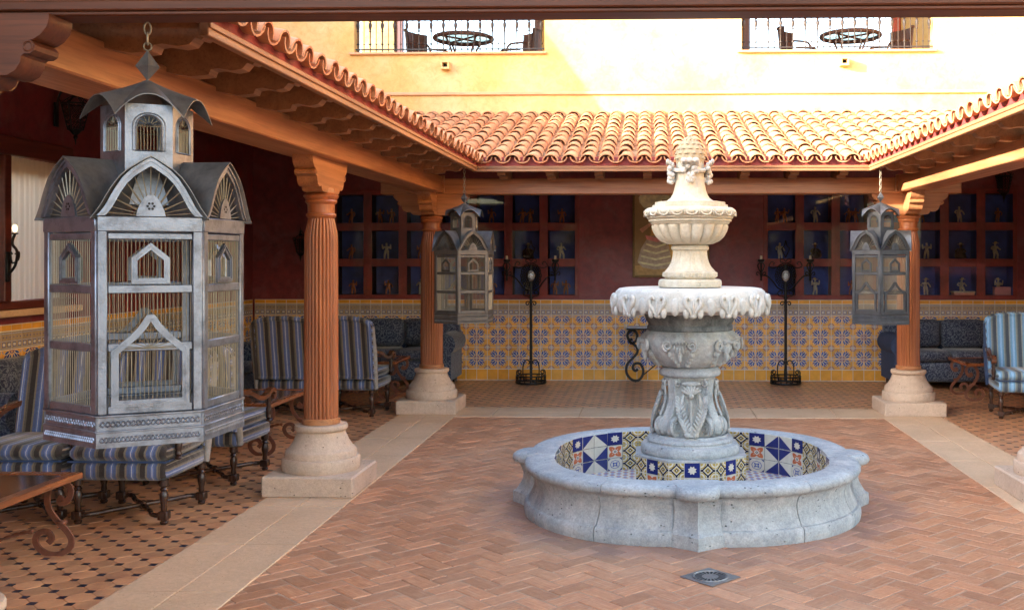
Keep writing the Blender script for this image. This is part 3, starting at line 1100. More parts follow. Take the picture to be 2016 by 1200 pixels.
def roof(label, M4, u0, u1, open0, open1, max_single, tile_rows_single, wood_m, n_br, full=True, br_shift=0.0):
    """local x=u along eave, y=d up-slope; u-range widens by d where open0/open1 (valleys)"""
    t = thing('tiled_roof', label, 'roof', (0, 0, 0), 0, 'clay tiled arcade roofs')
    def put(o):
        o.matrix_local = M4 @ o.matrix_local
        return o
    g0, g1 = (1 if open0 else 0), (1 if open1 else 0)
    D = RISE
    for nm, z0, z1, mt, d0, D in [('soffit_board', 2.668 + random.uniform(-.003, .001), 2.688, wood_m, .032 + .165 * k, .032 + .165 * k + .160) for k in range(4)] + [('soffit', 2.668, 2.688, wood_m, .692, RISE), ('roof_deck', 2.6885, 2.712, M['red_paint'], .03, RISE)]:
        q = MB()
        vs = []
        for d in (d0, D):
            for (u, zz) in ((u0 - g0 * d, z0), (u1 + g1 * d, z0), (u1 + g1 * d, z1), (u0 - g0 * d, z1)):
                vs.append((u, d, zz + SL * d))
        q.add(vs, [(0, 1, 2, 3), (4, 7, 6, 5), (0, 4, 5, 1), (1, 5, 6, 2), (2, 6, 7, 3), (3, 7, 4, 0)])
        put(q.build(nm, mt, t))
    D = RISE
    q = MB(); vs = []
    d0 = .70
    for d in (d0, D - .02):
        for (u, zz) in ((u0 - g0 * d, 2.635), (u1 + g1 * d, 2.635), (u1 + g1 * d, 2.667), (u0 - g0 * d, 2.667)):
            vs.append((u, d, zz + SL * d))
    q.add(vs, [(0, 1, 2, 3), (4, 7, 6, 5), (0, 4, 5, 1), (1, 5, 6, 2), (2, 6, 7, 3), (3, 7, 4, 0)])
    put(q.build('bounce_panel', M['bounce_cream'], t))  # unseen pale panel added to bounce light into the arcades
    q = MB(); q.box(u0 - .0, u1 + .0, -.012, .0295, 2.622, 2.682, .004); q.box(u0, u1, -.022, -.013, 2.655, 2.680, .003)
    put(q.build('fascia', wood_m, t))
    q = MB(); q.box(u0, u1, -.004, .0295, 2.6825, 2.775)
    put(q.build('mortar_strip', M['red_paint'], t))
    # brackets
    pr = s_bracket()
    q = MB(); q.prism(pr, -.045, .045, 'yz')
    bme2 = q.mesh('rafter_bracket', wood_m)
    for i in range(n_br):
        u = u0 + (u1 - u0) * (i + .5 + br_shift) / n_br
        o = place('rafter_bracket', bme2, t)
        o.matrix_local = M4 @ Matrix.Translation((u, 0, 0))
    # tiles
    singles = 0
    st = {'cover_tile': MB(), 'pan_tile': MB()}
    cnt = {'cover_tile': 0, 'pan_tile': 0}
    rows = int((D - .0) / EXPO) + 1
    ncol = int((u1 - u0 + 2 * D) / TP) + 4
    c0 = (u0 + u1) / 2
    for r in range(rows):
        d = -.075 + r * EXPO
        for c in range(-ncol // 2, ncol // 2 + 1):
            for kind in ('pan_tile', 'cover_tile'):
                u = c0 + c * TP + (TP / 2 if kind == 'cover_tile' else 0)
                lo = u0 - g0 * max(d + .05, 0); hi = u1 + g1 * max(d + .05, 0)
                if not (lo - .02 < u < hi + .02):
                    continue
                zc = (2.750 if kind == 'cover_tile' else 2.790) + SL * d
                Mx = (Matrix.Translation((u + random.uniform(-.006, .006), d + random.uniform(-.010, .010), zc + random.uniform(-.003, .003)))
                      @ Matrix.Rotation(random.uniform(-.035, .035), 4, 'Z') @ Matrix.Rotation(TILT - .045 + random.uniform(-.018, .018), 4, 'X'))
                if r < tile_rows_single and cnt[kind] < max_single:
                    o = place(kind, cov_me if kind == 'cover_tile' else pan_me, t)
                    o.matrix_local = M4 @ Mx
                    cnt[kind] += 1
                else:
                    st[kind].merge(cov_t if kind == 'cover_tile' else pan_t, M4 @ Mx)
    for k in st:
        if st[k].v:
            stuff(st[k].build(k, M['roof'], t, 50))
    return t
M_back = Matrix.Translation((0, EY1, 0))
M_left = Matrix.Translation((EX0, 0, 0)) @ Matrix.Rotation(PI / 2, 4, 'Z')
M_right = Matrix.Translation((EX1, 0, 0)) @ Matrix.Rotation(-PI / 2, 4, 'Z')
M_front = Matrix.Translation((0, EY0, .12)) @ Matrix.Rotation(PI, 4, 'Z')
roof('clay tiled roof across the back, under the yellow wall', M_back, EX0, EX1, 1, 1, 300, 99, M['wood_sof'], 8)
roof('clay tiled roof along the left arcade, seen from below its eave', M_left, EY0, EY1, 1, 1, 60, 2, M['wood_sofy'], 12, br_shift=-.35)
roof('clay tiled roof along the right arcade, sunlit at its eave', M_right, -EY1, -EY0, 1, 1, 60, 2, M['wood_sofy'], 12, br_shift=.3)
roof('clay tiled roof of the near arcade above the top beam', M_front, -EX1, -EX0, 1, 1, 0, 0, M['wood_sof'], 7)

# ------------------------------------------------------------------ upper storeys
up = thing('upper_wall', 'yellow plaster upper storey wall with two balcony openings above the back roof', 'wall', (0, 14.52, 0))
LO = (-4.137, -1.452); RO = (1.295, 3.955); ZS = 4.555; ZT = 6.6
q = MB()
for x0, x1, z0, z1 in ((-9, 9.2, 3.55, ZS), (-9, LO[0], ZS, ZT), (LO[1], RO[0], ZS, ZT), (RO[1], 9.2, ZS, ZT), (-9, 9.2, ZT, 7.3)):
    q.box(x0, x1, 0, .3, z0, z1)
q.build('plaster', M['yellow'], up)
q = MB(); q.box(-9, 9.2, -.035, -.001, 3.985, 4.03, .008); q.build('cornice', M['trim'], up)
for (a, b2) in (LO, RO):
    q = MB(); q.box(a - .06, b2 + .03, -.05, .30, ZS + .001, ZS + .035, .008); q.build('sill', M['trim'], up)
for x, z in ((-2.83, 4.39), (2.70, 4.41)):
    q = MB()
    q.box(-.06, .06, -.13, -.001, -.055, -.025, .004); q.box(-.06, .06, -.13, -.001, .035, .055, .004)
    q.box(-.06, -.035, -.13, -.001, -.025, .035, .003); q.box(.035, .06, -.13, -.001, -.025, .035, .003)
    o = q.build('scupper', M['yellow'], up); o.location = (x, 0, z)
    q = MB(); q.box(-.034, .034, -.02, -.002, -.0245, .0345); o2 = q.build('scupper_mouth', M['black'], o)
# terraces behind the openings
for (a, b2), lab, wl_, fr_, rest_ in ((LO, 'yellow terrace room behind the left balcony, open to the sky', (-5.05, -4.46), ((-4.455, -4.33), (-2.0, -1.88)), (-1.875, -1.0)),
                            (RO, 'yellow terrace room behind the right balcony, open to the sky', (.6, 1.66), ((1.665, 1.76), (4.25, 4.38)), (4.385, 4.9))):
    t = thing('terrace', lab, 'terrace', ((a + b2) / 2, 15.9, 4.5), 0, 'terrace rooms behind the balconies')
    cx = (a + b2) / 2
    q = MB(); q.box(a - cx - .8, b2 - cx + .9, -1.07, 2.6, -.15, .04); q.build('terrace_floor', M['trim'], t)
    q = MB()
    for bx_ in ((wl_[0] - cx, wl_[1] - cx, 2.3, 2.5), (rest_[0] - cx, rest_[1] - cx, 2.3, 2.5), (a - cx - .95, a - cx - .8, -1.07, 1.6), (b2 - cx + .9, b2 - cx + 1.05, -1.07, 1.6)):
        q = MB(); q.box(*bx_, .041, 2.3); q.build('terrace_wall', M['yellow'], t)
    q = MB(); q.box(fr_[0][0] - cx, fr_[0][1] - cx, 2.32, 2.46, .041, 2.3, .01); q.build('door_post', M['door_frame'], t)
    q = MB(); q.box(fr_[1][0] - cx, fr_[1][1] - cx, 2.32, 2.46, .041, 2.3, .01); q.build('door_post', M['door_frame'] if a < 0 else M['redpost'], t)
    q = MB(); q.box(a - cx - .95, b2 - cx + 1.05, -1.07, 2.6, 2.301, 2.5); q.build('terrace_ceiling', M['yellow'], t)

def railing(x0, x1, label):
    t = thing('balcony_railing', label, 'railing', ((x0 + x1) / 2, 14.60, ZS + .036), 0, 'balcony railings of turned iron bars')
    L = x1 - x0
    q = MB(); q.box(-L / 2 + .003, L / 2 - .003, -.012, .012, .05, .066); q.build('bottom_rail', M['baluster'], t)
    q = MB(); q.box(-L / 2 + .003, L / 2 - .003, -.022, .022, .98, 1.01, .006); q.build('top_rail', M['baluster'], t)
    pr = [(.009, .0), (.009, .12), (.02, .125), (.02, .14), (.009, .145), (.010, .30), (.017, .31), (.017, .325), (.011, .33), (.022, .37), (.026, .40), (.02, .43), (.011, .44), (.020, .455), (.011, .47),
          (.011, .52), (.020, .53), (.011, .545), (.022, .59), (.011, .64), (.020, .66), (.011, .68), (.009, .98)]
    q = MB(); q.lathe(pr, 8); tm = q.mesh('turned_bar', M['baluster'], 40)
    q = MB(); q.lathe([(.006, 0), (.006, .125), (.015, .128), (.015, .138), (.006, .141), (.006, .98)], 6); pm = q.mesh('plain_bar', M['baluster'], 40)
    n = int(round(L / .0865))
    for i in range(n):
        x = -L / 2 + (i + .4) * L / n
        place('turned_bar' if i % 2 == 0 else 'plain_bar', tm if i % 2 == 0 else pm, t, (x, 0, 0))
    return t
railing(*LO, 'wrought iron railing of the left balcony in shade')
railing(*RO, 'wrought iron railing of the right balcony in full sun')

def patio_table(loc, label):
    t = thing('patio_table', label, 'table', loc, 0, 'round glass patio tables on the balconies')
    q = MB(); q.tube([(.46 * math.cos(a), .46 * math.sin(a), .70) for a in [2 * PI * k / 32 for k in range(32)]], .035, 8, closed=True); q.build('rim', M['wicker'], t, 60)
    q = MB(); q.lathe([(.44, .708), (.44, .716)], 32); q.build('glass_top', M['tglass'], t)
    q = MB()
    for k in range(2):
        a = PI / 4 + k * PI / 2
        q.tube([(.45 * math.cos(a), .45 * math.sin(a), .69), (-.45 * math.cos(a), -.45 * math.sin(a), .69)], .016, 6)
    q.build('top_brace', M['wicker'], t)
    for k in range(4):
        a = PI / 4 + k * PI / 2
        q = MB()
        q.tube(cubic([(.34 * math.cos(a), .34 * math.sin(a), .69), (.24 * math.cos(a), .24 * math.sin(a), .5), (.2 * math.cos(a), .2 * math.sin(a), .3), (.30 * math.cos(a), .30 * math.sin(a), 0)]), .017, 7)
        q.build('leg', M['wicker'], t, 60)
    return t
def patio_chair(loc, rz, label):
    t = thing('patio_chair', label, 'chair', loc, rz, 'wicker chairs on the balconies')
    q = MB()
    vs = []; n = 10
    for j in range(7):
        z = .40 + .48 * j / 6
        for i in range(n + 1):
            a = PI * (0.08 + .84 * i / n)
            k = 1 + .12 * j / 6
            vs.append((.27 * k * math.cos(a), .10 + .20 * k * math.sin(a) + .02 * j / 6, z + (.03 * math.sin(a) if j == 6 else 0)))
    fs = [(j * (n + 1) + i, j * (n + 1) + i + 1, (j + 1) * (n + 1) + i + 1, (j + 1) * (n + 1) + i) for j in range(6) for i in range(n)]
    off = len(vs)
    vs2 = [(x * .93, .1 + (y - .1) * .9, z) for x, y, z in vs]
    q.add(vs, fs); q.add(vs2, fs)
    q.tube([vs[6 * (n + 1) + i] for i in range(n + 1)], .02, 6)
    q.build('backrest', M['wicker'], t, 60)
    q = MB(); q.box(-.26, .26, -.26, .26, .36, .42, .02); q.build('seat', M['wicker'], t)
    for sx in (-1, 1):
        q = MB(); q.tube(cubic([(sx * .29, .12, .66), (sx * .30, -.05, .64), (sx * .29, -.22, .60), (sx * .27, -.27, .45), (sx * .25, -.27, .2), (sx * .26, -.28, 0)]), .018, 7); q.build('arm_and_leg', M['wicker'], t, 60)
        q = MB(); q.tube([(sx * .22, .24, .4), (sx * .24, .28, 0)], .018, 7); q.build('leg', M['wicker'], t, 60)
    return t
TZ = 4.541
patio_table((-2.98, 16.7, TZ), 'round glass table with wicker rim on the left balcony')
patio_chair((-3.66, 17.05, TZ), R(68), 'brown wicker chair left of the table on the left balcony')
patio_chair((-2.14, 17.05, TZ), R(-68), 'brown wicker chair right of the table on the left balcony')
patio_table((3.22, 16.7, TZ), 'round glass table with wicker rim on the sunlit right balcony')
patio_chair((2.45, 17.05, TZ), R(68), 'brown wicker chair left of the table on the right balcony')
patio_chair((3.95, 17.05, TZ), R(-68), 'sunlit wicker chair right of the table on the right balcony')

# unseen wings and walls added to shade the court and bounce light
lwg = thing('upper_wall', 'unseen yellow upper storey over the left roof, added to shade the court', 'wall', (WXL, 0, 0))
q = MB(); q.box(-1.6, -.15, -9, 11.85, 3.9005, 4.80); q.build('plaster', M['yellow'], lwg)  # unseen block, height set to keep sun off the court
q = MB(); q.prism([(11.86, 3.9005), (11.86, 4.8), (12.03, 5.29), (12.49, 6.3), (13.1, 7.6), (14.5, 7.6), (14.5, 3.9005)], -1.6, -.15, 'yz'); q.build('shadow_tower', M['yellow'], lwg)  # unseen block, outline shaped to cast the slanting shadow on the back wall
gw = thing('light_block_wall', 'added yellow wall behind the camera, hides sky from the glass reflections', 'wall', (0, -14, 0))
q = MB(); q.box(-11, 9, -.3, 0, -.25, 4.0); q.build('plaster', M['yellow'], gw)  # added to block bright sky from the niche glass
gw = thing('light_block_wall', 'added yellow wall beyond the left wing, keeps sun off the window', 'wall', (-9.5, 0, 0))
q = MB(); q.box(-.3, 0, -13.6, 16, -.25, 4.2); q.build('plaster', M['yellow'], gw)  # added to keep direct sun off the curtains
rwg = thing('upper_wall', 'unseen yellow upper storey over the right roof, added to bounce sunlight', 'wall', (WXR, 0, 0))
q = MB(); q.box(.31, 2.0, -7, 14.5, 3.55, 6.4); q.build('plaster', M['yellow'], rwg)  # added sunlit surface, bounces warm light onto the left columns and beam
# ------------------------------------------------------------------ fountain
FX, FY = .29, 7.28
fo = thing('fountain', 'tiered carved stone fountain with a tiled quatrefoil basin in the courtyard', 'fountain', (FX, FY, 0))
LA = 0.25
def lobe_r(Rr, ph):
    return LA * math.cos(ph) + math.sqrt(max(0, Rr * Rr - (LA * math.sin(ph)) ** 2))
def lobe_pt(Rr, k, ph, z):
    r = lobe_r(Rr, ph); t = PI / 4 + k * PI / 2 + ph
    return (r * math.cos(t), r * math.sin(t), z)
wall_prof = [(.80, 0), (.985, 0), (.990, .03), (.986, .075), (.976, .088), (.962, .091), (.958, .098), (.948, .115), (.930, .15), (.918, .19), (.918, .22), (.930, .255), (.946, .276), (.956, .283), (.80, .283)]
wall_prof = [(r - .032 if r > .81 else r, z) for r, z in wall_prof]
cop_prof = [(.752, .284), (.958, .284), (.974, .292), (.984, .308), (.984, .326), (.974, .342), (.95, .352), (.90, .357), (.80, .357), (.762, .354), (.752, .345)]
cop_prof = [(r - .030 if r > .81 else r, z) for r, z in cop_prof]
def arc_piece(prof, k, p0, p1, n):
    q = MB(); vs = []; fs = []; m = len(prof)
    for i in range(n + 1):
        ph = p0 + (p1 - p0) * i / n
        for r, z in prof:
            vs.append(lobe_pt(r, k, ph, z))
    for i in range(n):
        for j in range(m):
            a = i * m + j; b2 = i * m + (j + 1) % m
            fs.append((a, b2, b2 + m, a + m))
    fs.append(tuple(range(m))); fs.append(tuple(reversed(range(n * m, (n + 1) * m))))
    return q.add(vs, fs)
PIER = R(7.2)
for k in range(4):
    cuts = [-PI / 4 + PIER, -R(14) + R(random.uniform(-2, 2)), R(14) + R(random.uniform(-2, 2)), PI / 4 - PIER]
    for a, b2 in zip(cuts[:-1], cuts[1:]):
        arc_piece(wall_prof, k, a + .0030, b2 - .0030, 10).build('wall_block', M['f_grey'], fo, 40)
    cuts = [-PI / 4 + PIER * .9, -R(10), R(16), PI / 4 - PIER * .9]
    for a, b2 in zip(cuts[:-1], cuts[1:]):
        arc_piece(cop_prof, k, a + .0016, b2 - .0016, 10).build('coping_stone', M['f_grey'], fo, 40)
    arc_piece([(.80, .0), (.88, .0), (.875, .28), (.80, .28)], k, -PI / 4, PI / 4, 24).build('mortar_core', M['f_dark'], fo)
# prow piers at the four cusps
for k in range(4):
    Mr = Matrix.Rotation(k * PI / 2, 4, 'Z')
    q = MB()
    levels = [(0, 1.238, .165), (.03, 1.242, .168), (.078, 1.238, .166), (.092, 1.215, .16), (.12, 1.195, .152), (.16, 1.172, .147), (.20, 1.165, .145), (.235, 1.175, .147), (.262, 1.19, .152), (.283, 1.205, .156)]
    vs = []; fs = []
    def ring(z, tip, hw, w0=1.0):
        return [(.94, -hw, z), (1.04 * w0, -hw, z), (1.10 + (tip - 1.165) * .45, -hw * .92, z), (tip - .055, -hw * .42, z), (tip, 0, z), (tip - .055, hw * .42, z), (1.10 + (tip - 1.165) * .45, hw * .92, z), (1.04 * w0, hw, z), (.94, hw, z)]
    for z, tip, hw in levels:
        vs += ring(z, tip, hw)
    for i in range(len(levels) - 1):
        for j in range(9):
            fs.append((i * 9 + j, i * 9 + (j + 1) % 9, (i + 1) * 9 + (j + 1) % 9, (i + 1) * 9 + j))
    fs.append(tuple(range((len(levels) - 1) * 9, len(levels) * 9)))
    q.add(vs, fs, 0, Mr); q.build('pier', M['f_grey'], fo, 42)
    q = MB(); vs = []; fs = []
    def ring2(z, s_, hw):
        o = [(.93, -hw, z), (1.06, -hw, z)]
        for i in range(9):
            a = -PI / 2 + PI * i / 8
            o.append((1.10 + s_ * .135 * math.cos(a) ** .75 if abs(a) < 1.57 else 1.10, hw * .9 * math.sin(a), z))
        o += [(1.06, hw, z), (.93, hw, z)]
        return o
    lv = [(.284, .80, .132), (.294, .98, .148), (.312, 1.06, .152), (.330, 1.04, .152), (.346, .94, .145), (.358, .74, .135)]
    for z, s_, hw in lv:
        vs += ring2(z, s_, hw)
    kk = len(ring2(0, 1, 1))
    for i in range(len(lv) - 1):
        for j in range(kk):
            fs.append((i * kk + j, i * kk + (j + 1) % kk, (i + 1) * kk + (j + 1) % kk, (i + 1) * kk + j))
    fs.append(tuple(range((len(lv) - 1) * kk, len(lv) * kk))); fs.append(tuple(reversed(range(kk))))
    q.add(vs, fs, 0, Mr); q.build('pier_cap', M['f_grey'], fo, 42)
# basin floor
q = MB()
q.poly([lobe_pt(.79, k, -PI / 4 + PI / 2 * i / 16, .055) for k in range(4) for i in range(16)])
q.build('basin_floor', M['basin_floor'], fo)
# talavera tiles
TS = .0985
TM = [M['g_white'], M['g_navy'], M['g_dark'], M['g_gold'], M['g_orange'], M['g_blue']]
def tt(kind):
    s = TS; q = MB()
    base = 1 if kind == 'star' else 0
    q.box(.0015, s - .0015, 0, .006, .0015, s - .0015, .0012, base)
    c = s / 2
    def star(n, r0, r1, a0=0):
        return [(c + (r0 if i % 2 else r1) * math.cos(a0 + PI * i / n), c + (r0 if i % 2 else r1) * math.sin(a0 + PI * i / n)) for i in range(2 * n)]
    def rp(pts, k):
        o = []
        for x, z in pts:
            x -= c; z -= c
            for _ in range(k):
                x, z = -z, x
            o.append((x + c, z + c))
        return o
    e = .003
    if kind == 'star':
        flat(q, star(8, .020, .030, PI / 8), .0008, 0)
    elif kind == 'quatre':
        for k in range(4):
            flat(q, rp(ringsec(e, e, .040, .048, 0, PI / 2, 6), k), .0006, 2)
            flat(q, rp(ringsec(e, e, .028, .036, 0, PI / 2, 6), k), .0006, 3)
            flat(q, rp(ringsec(e, e, 0, .018, 0, PI / 2, 4), k), .0006, 3)
        flat(q, [(c - .043, c), (c, c - .043), (c + .043, c), (c, c + .043)], .0008, 2)
        flat(q, [(c - .030, c), (c, c - .030), (c + .030, c), (c, c + .030)], .0011, 0)
        flat(q, [(c - .023, c), (c, c - .023), (c + .023, c), (c, c + .023)], .0014, 3)
        flat(q, [(c - .013, c), (c, c - .013), (c + .013, c), (c, c + .013)], .0017, 2)
        flat(q, [(c - .006, c), (c, c - .006), (c + .006, c), (c, c + .006)], .0020, 0)
    elif kind == 'orange':
        for k in range(4):
            for a in (28, 62):
                flat(q, rp(lens(e + .004, e + .004, R(a), .004, .052, .009), k), .0006, 4)
            flat(q, rp(ringsec(c, c, .016, .022, R(20), R(70), 4), k), .0006, 4)
        flat(q, [(c - .010, c), (c, c - .010), (c + .010, c), (c, c + .010)], .0008, 2)
        flat(q, [(c - .005, c), (c, c - .005), (c + .005, c), (c, c + .005)], .0011, 0)
    elif kind == 'small':
        flat(q, ringsec(c, c, .030, .034, 0, 1.98 * PI, 8), .0006, 5)
        flat(q, star(4, .012, .026, PI / 4), .0008, 5)
        flat(q, star(4, .005, .012, PI / 4), .0011, 0)
        for k in range(4):
            flat(q, rp([(e, e), (.02, e), (e, .02)], k), .0006, 1)
    elif kind.startswith('tri'):
        k = int(kind[3])
        flat(q, rp([(e, e), (s - e, e), (e, s - e)], k), .0006, 1)
    return q
kinds = ['star', 'quatre', 'orange', 'small', 'tri0', 'tri1', 'tri2', 'tri3']
tpl = {k: tt(k) for k in kinds}
tme = {k: tpl[k].mesh('talavera_tile', TM) for k in kinds}
# rows bottom->top; tri k: navy corner 0=bottom-left 1=bottom-right 2=top-right 3=top-left
WHITE_D = [['tri2', 'tri3'], ['tri0', 'tri1'], ['tri3', 'tri2']]     # white diamond on navy (upper), tip below
NAVY_D = [['tri1', 'tri0'], ['tri2', 'tri3'], ['tri1', 'tri0']]      # navy diamond on white
def lobe_cols(kind):
    star = ['small', 'orange', 'star']; qt = ['quatre'] * 3
    D = [['tri3', 'tri2'], ['tri0', 'tri1'], ['tri3', 'tri2']] if kind == 'w' else [['tri1', 'tri0'], ['tri2', 'tri3'], ['tri1', 'tri0']]
    dl = [D[r][0] for r in range(3)]; dr = [D[r][1] for r in range(3)]
    return [qt, star, qt, qt, star, dl, dr, star, qt, qt, star, qt]
for k in range(4):
    # points along the inner wall so that tile edges meet
    Rr = .748
    n = 12
    cols = lobe_cols('w' if k in (1, 3) else 'n')
    tot = []
    for i in range(n):
        p0 = -PI / 4 + PI / 2 * i / n; p1 = -PI / 4 + PI / 2 * (i + 1) / n
        A = Vector(lobe_pt(Rr, k, p0, 0)); B = Vector(lobe_pt(Rr, k, p1, 0))
        # facing inwards: local x runs so that -y points to the centre
        ctr = (A + B) / 2
        dirv = (A - B); L = dirv.length; dirv.normalize()
        ang = math.atan2(dirv.y, dirv.x)
        cl = cols[n - 1 - i]
        for r in range(3):
            o = place('talavera_tile', tme[cl[r]], fo)
            o.matrix_local = (Matrix.Translation((B.x, B.y, .052 + r * (TS + .001))) @ Matrix.Rotation(ang, 4, 'Z') @ Matrix.Diagonal((L / TS, 1, 1, 1)))
# octagonal tiled pedestal
OR = .375
oc = [(OR / math.cos(PI / 8) * math.cos(PI / 8 + j * PI / 4), OR / math.cos(PI / 8) * math.sin(PI / 8 + j * PI / 4)) for j in range(8)]
q = MB(); q.prism([(x * .982, y * .982) for x, y in oc], .03, .348, 'xy'); q.build('pedestal_core', M['grout'], fo)
q = MB(); q.prism([(x * 1.008, y * 1.008) for x, y in oc], .3485, .361, 'xy'); q.build('pedestal_top', M['f_grey'], fo)
PS = [['quatre', 'star', 'quatre'], ['quatre', 'orange', 'quatre'], ['quatre', 'small', 'quatre']]
for j in range(8):
    A = Vector((*oc[j], 0)); B = Vector((*oc[(j + 1) % 8], 0))
    d = (B - A); L = d.length / 3; d.normalize(); ang = math.atan2(d.y, d.x)
    for i in range(3):
        for r in range(3):
            p = A + d * (L * i)
            o = place('talavera_tile', tme[PS[r][i]], fo)
            o.matrix_local = Matrix.Translation((p.x, p.y, .349 - (r + 1) * .0992)) @ Matrix.Rotation(ang, 4, 'Z') @ Matrix.Diagonal((L / TS, 1, 1, 1))
# octagonal base mouldings
q = MB()
def octr(t, z, r, i):
    a = ((t + PI / 8) % (PI / 4)) - PI / 8
    return r * (math.cos(PI / 8) / math.cos(a)) * .35 + r * .65
q.lathe([(.345, .3615), (.352, .372), (.352, .405), (.338, .425), (.31, .432), (.305, .44), (.31, .452), (.30, .468), (.27, .476), (.262, .49)], 64, rf=octr)
q.build('pedestal_moulding', M['f_grey'], fo, 40)
# baluster with four corner scrolls and leaves
q = MB()
prof = [(.215, .485), (.226, .50), (.229, .54), (.222, .59), (.206, .64), (.190, .69), (.177, .75), (.170, .81), (.170, .86), (.19, .878), (.19, .885)]
def balf(t, z, r, i):
    k = math.cos(4 * t)
    lf = 0.012 * abs(math.sin(12 * t)) * (1 if .52 < z < .86 else 0)
    return r * (1 - .10 * (k + 1) / 2) - lf
q.lathe(prof, 96, rf=balf)
q.build('baluster', M['f_carved'], fo, 50)
for k in range(4):
    a = PI / 4 + k * PI / 2
    Mr = Matrix.Rotation(a, 4, 'Z')
    q = MB()
    path = [(.200, 0, .875), (.186, 0, .80), (.184, 0, .74), (.200, 0, .68), (.232, 0, .62), (.256, 0, .56), (.248, 0, .51), (.212, 0, .495), (.195, 0, .525)]
    pts = cubic(path, 4)
    sec = [(-.055, -.03), (-.03, .004), (0, -.008), (.03, .004), (.055, -.03), (0, -.045)]
    q.sweep(pts, sec, [0.8 + .5 * i / len(pts) for i in range(len(pts))], up=(0, 1, 0) if False else None, M=Mr)
    for sd in (-1, 1):
        sp = [(.206 + x, sd * .072, .562 + z) for x, z in spiral(0, 0, .064, .008, -PI / 2, 3.6 * PI, 30)]
        q.tube(sp, [.016 - .0003 * i for i in range(len(sp))], 7, M=Mr)
        q.sphere((.206, sd * .050, .562), (.062, .024, .062), 14, 10, M=Mr)
        sp = [(.184 + x, sd * .05, .852 + z) for x, z in spiral(0, 0, .028, .006, PI / 2, 3 * PI, 14)]
        q.tube(sp, .009, 6, M=Mr)
        q.tube(cubic([(.205, sd * .046, .83), (.197, sd * .046, .76), (.209, sd * .05, .70), (.242, sd * .056, .63)], 3), .008, 6, M=Mr)
    q.build('corner_scroll', M['f_carved'], fo, 50)
    # acanthus fronds and a fan between the scrolls
    Mr = Matrix.Rotation(a + PI / 4, 4, 'Z')
    def ell(c, size, ang):
        q.sphere((0, 0, 0), size, 8, 6, M=Mr @ Matrix.Translation(c) @ Matrix.Rotation(ang, 4, 'X'))
    q = MB()
    for sgn in (-1, 1):
        sp = cubic([(.262, sgn * .012, .500), (.262, sgn * .040, .56), (.245, sgn * .066, .63), (.222, sgn * .080, .70), (.205, sgn * .074, .745)], 3)
        q.tube(sp, [.012 - .0006 * i for i in range(len(sp))], 6, M=Mr)
        for j, p in enumerate(sp[1:]):
            l_ = .036 - .0012 * j
            ell((p.x + .002, p.y + sgn * .016, p.z + .010), (.010, .011, l_), -sgn * .75)
            ell((p.x + .002, p.y - sgn * .014, p.z + .012), (.010, .010, l_ * .9), sgn * .55)
        ell((.262, sgn * .030, .512), (.018, .024, .022), 0)
    q.tube([(.258, 0, .50), (.252, 0, .58), (.226, 0, .66), (.203, 0, .73)], [.016, .013, .010, .007], 7, M=Mr)
    for k2 in range(-3, 4):
        an = k2 * .36
        ell((.186, -math.sin(an) * .042, .775 + math.cos(an) * .034), (.014, .012, .036), an)
    ell((.190, 0, .765), (.016, .020, .020), 0)
    ell((.184, 0, .848), (.016, .070, .018), 0)
    q.build('carved_leaf', M['f_carved'], fo, 60)
# ring collar
q = MB(); q.lathe([(.188, .8855), (.206, .893), (.214, .908), (.212, .926), (.204, .938), (.196, .942), (.194, .950), (.2, .953)], 56); q.build('ring_collar', M['f_grey'], fo, 40)
# carved urn
def urnf(t, z, r, i):
    g_ = .010 * (math.cos(16 * t) * .5 + .5) * (1 if .98 < z < 1.17 else .2)
    sw = .008 * math.sin(24 * t + z * 40) * (1 if z > 1.05 else 0)
    return r + g_ + sw
q = MB(); q.lathe([(.19, .9535), (.205, .962), (.245, .985), (.285, 1.025), (.318, 1.075), (.335, 1.12), (.338, 1.15), (.325, 1.175), (.300, 1.195), (.294, 1.205)], 128, rf=urnf)
q.build('urn', M['f_carved'], fo, 60)
for k in range(6):
    a = k * PI / 3 + .28
    Mr = Matrix.Rotation(a, 4, 'Z')
    q = MB()
    for sgn in (-1, 1):
        sp = [(.343 - abs(x) * .05, sgn * (.085 + x), 1.118 + z) for x, z in spiral(0, 0, .038, .006, -PI / 2, 3.1 * PI, 22)]
        q.tube(sp, [.013 - .0003 * i for i in range(len(sp))], 6, M=Mr)
        for j in range(4):
            q.sphere((.30 - .022 * j, sgn * (.075 - .014 * j), 1.062 - .024 * j), (.03, .022, .03), 8, 6, M=Mr)
    for j in range(5):
        q.sphere((.344, (j - 2) * .022, 1.135), (.018, .010, .014), 7, 5, M=Mr)
        q.sphere((.334 - .004 * abs(j - 2), (j - 2) * .02, 1.098 - .01 * (2 - abs(j - 2))), (.018, .012, .03), 7, 5, M=Mr)
    q.sphere((.325, 0, 1.05), (.02, .018, .05), 8, 6, M=Mr)
    q.build('carved_ornament', M['f_carved'], fo, 60)
q = MB(); q.lathe([(.292, 1.2055), (.300, 1.215), (.296, 1.235), (.288, 1.245), (.30, 1.275), (.318, 1.31), (.325, 1.335)], 64, rf=lambda t, z, r, i: r + (.008 * abs(math.sin(16 * t)) if 1.25 < z < 1.31 else 0)); q.build('stained_neck', M['f_dark'], fo, 45)
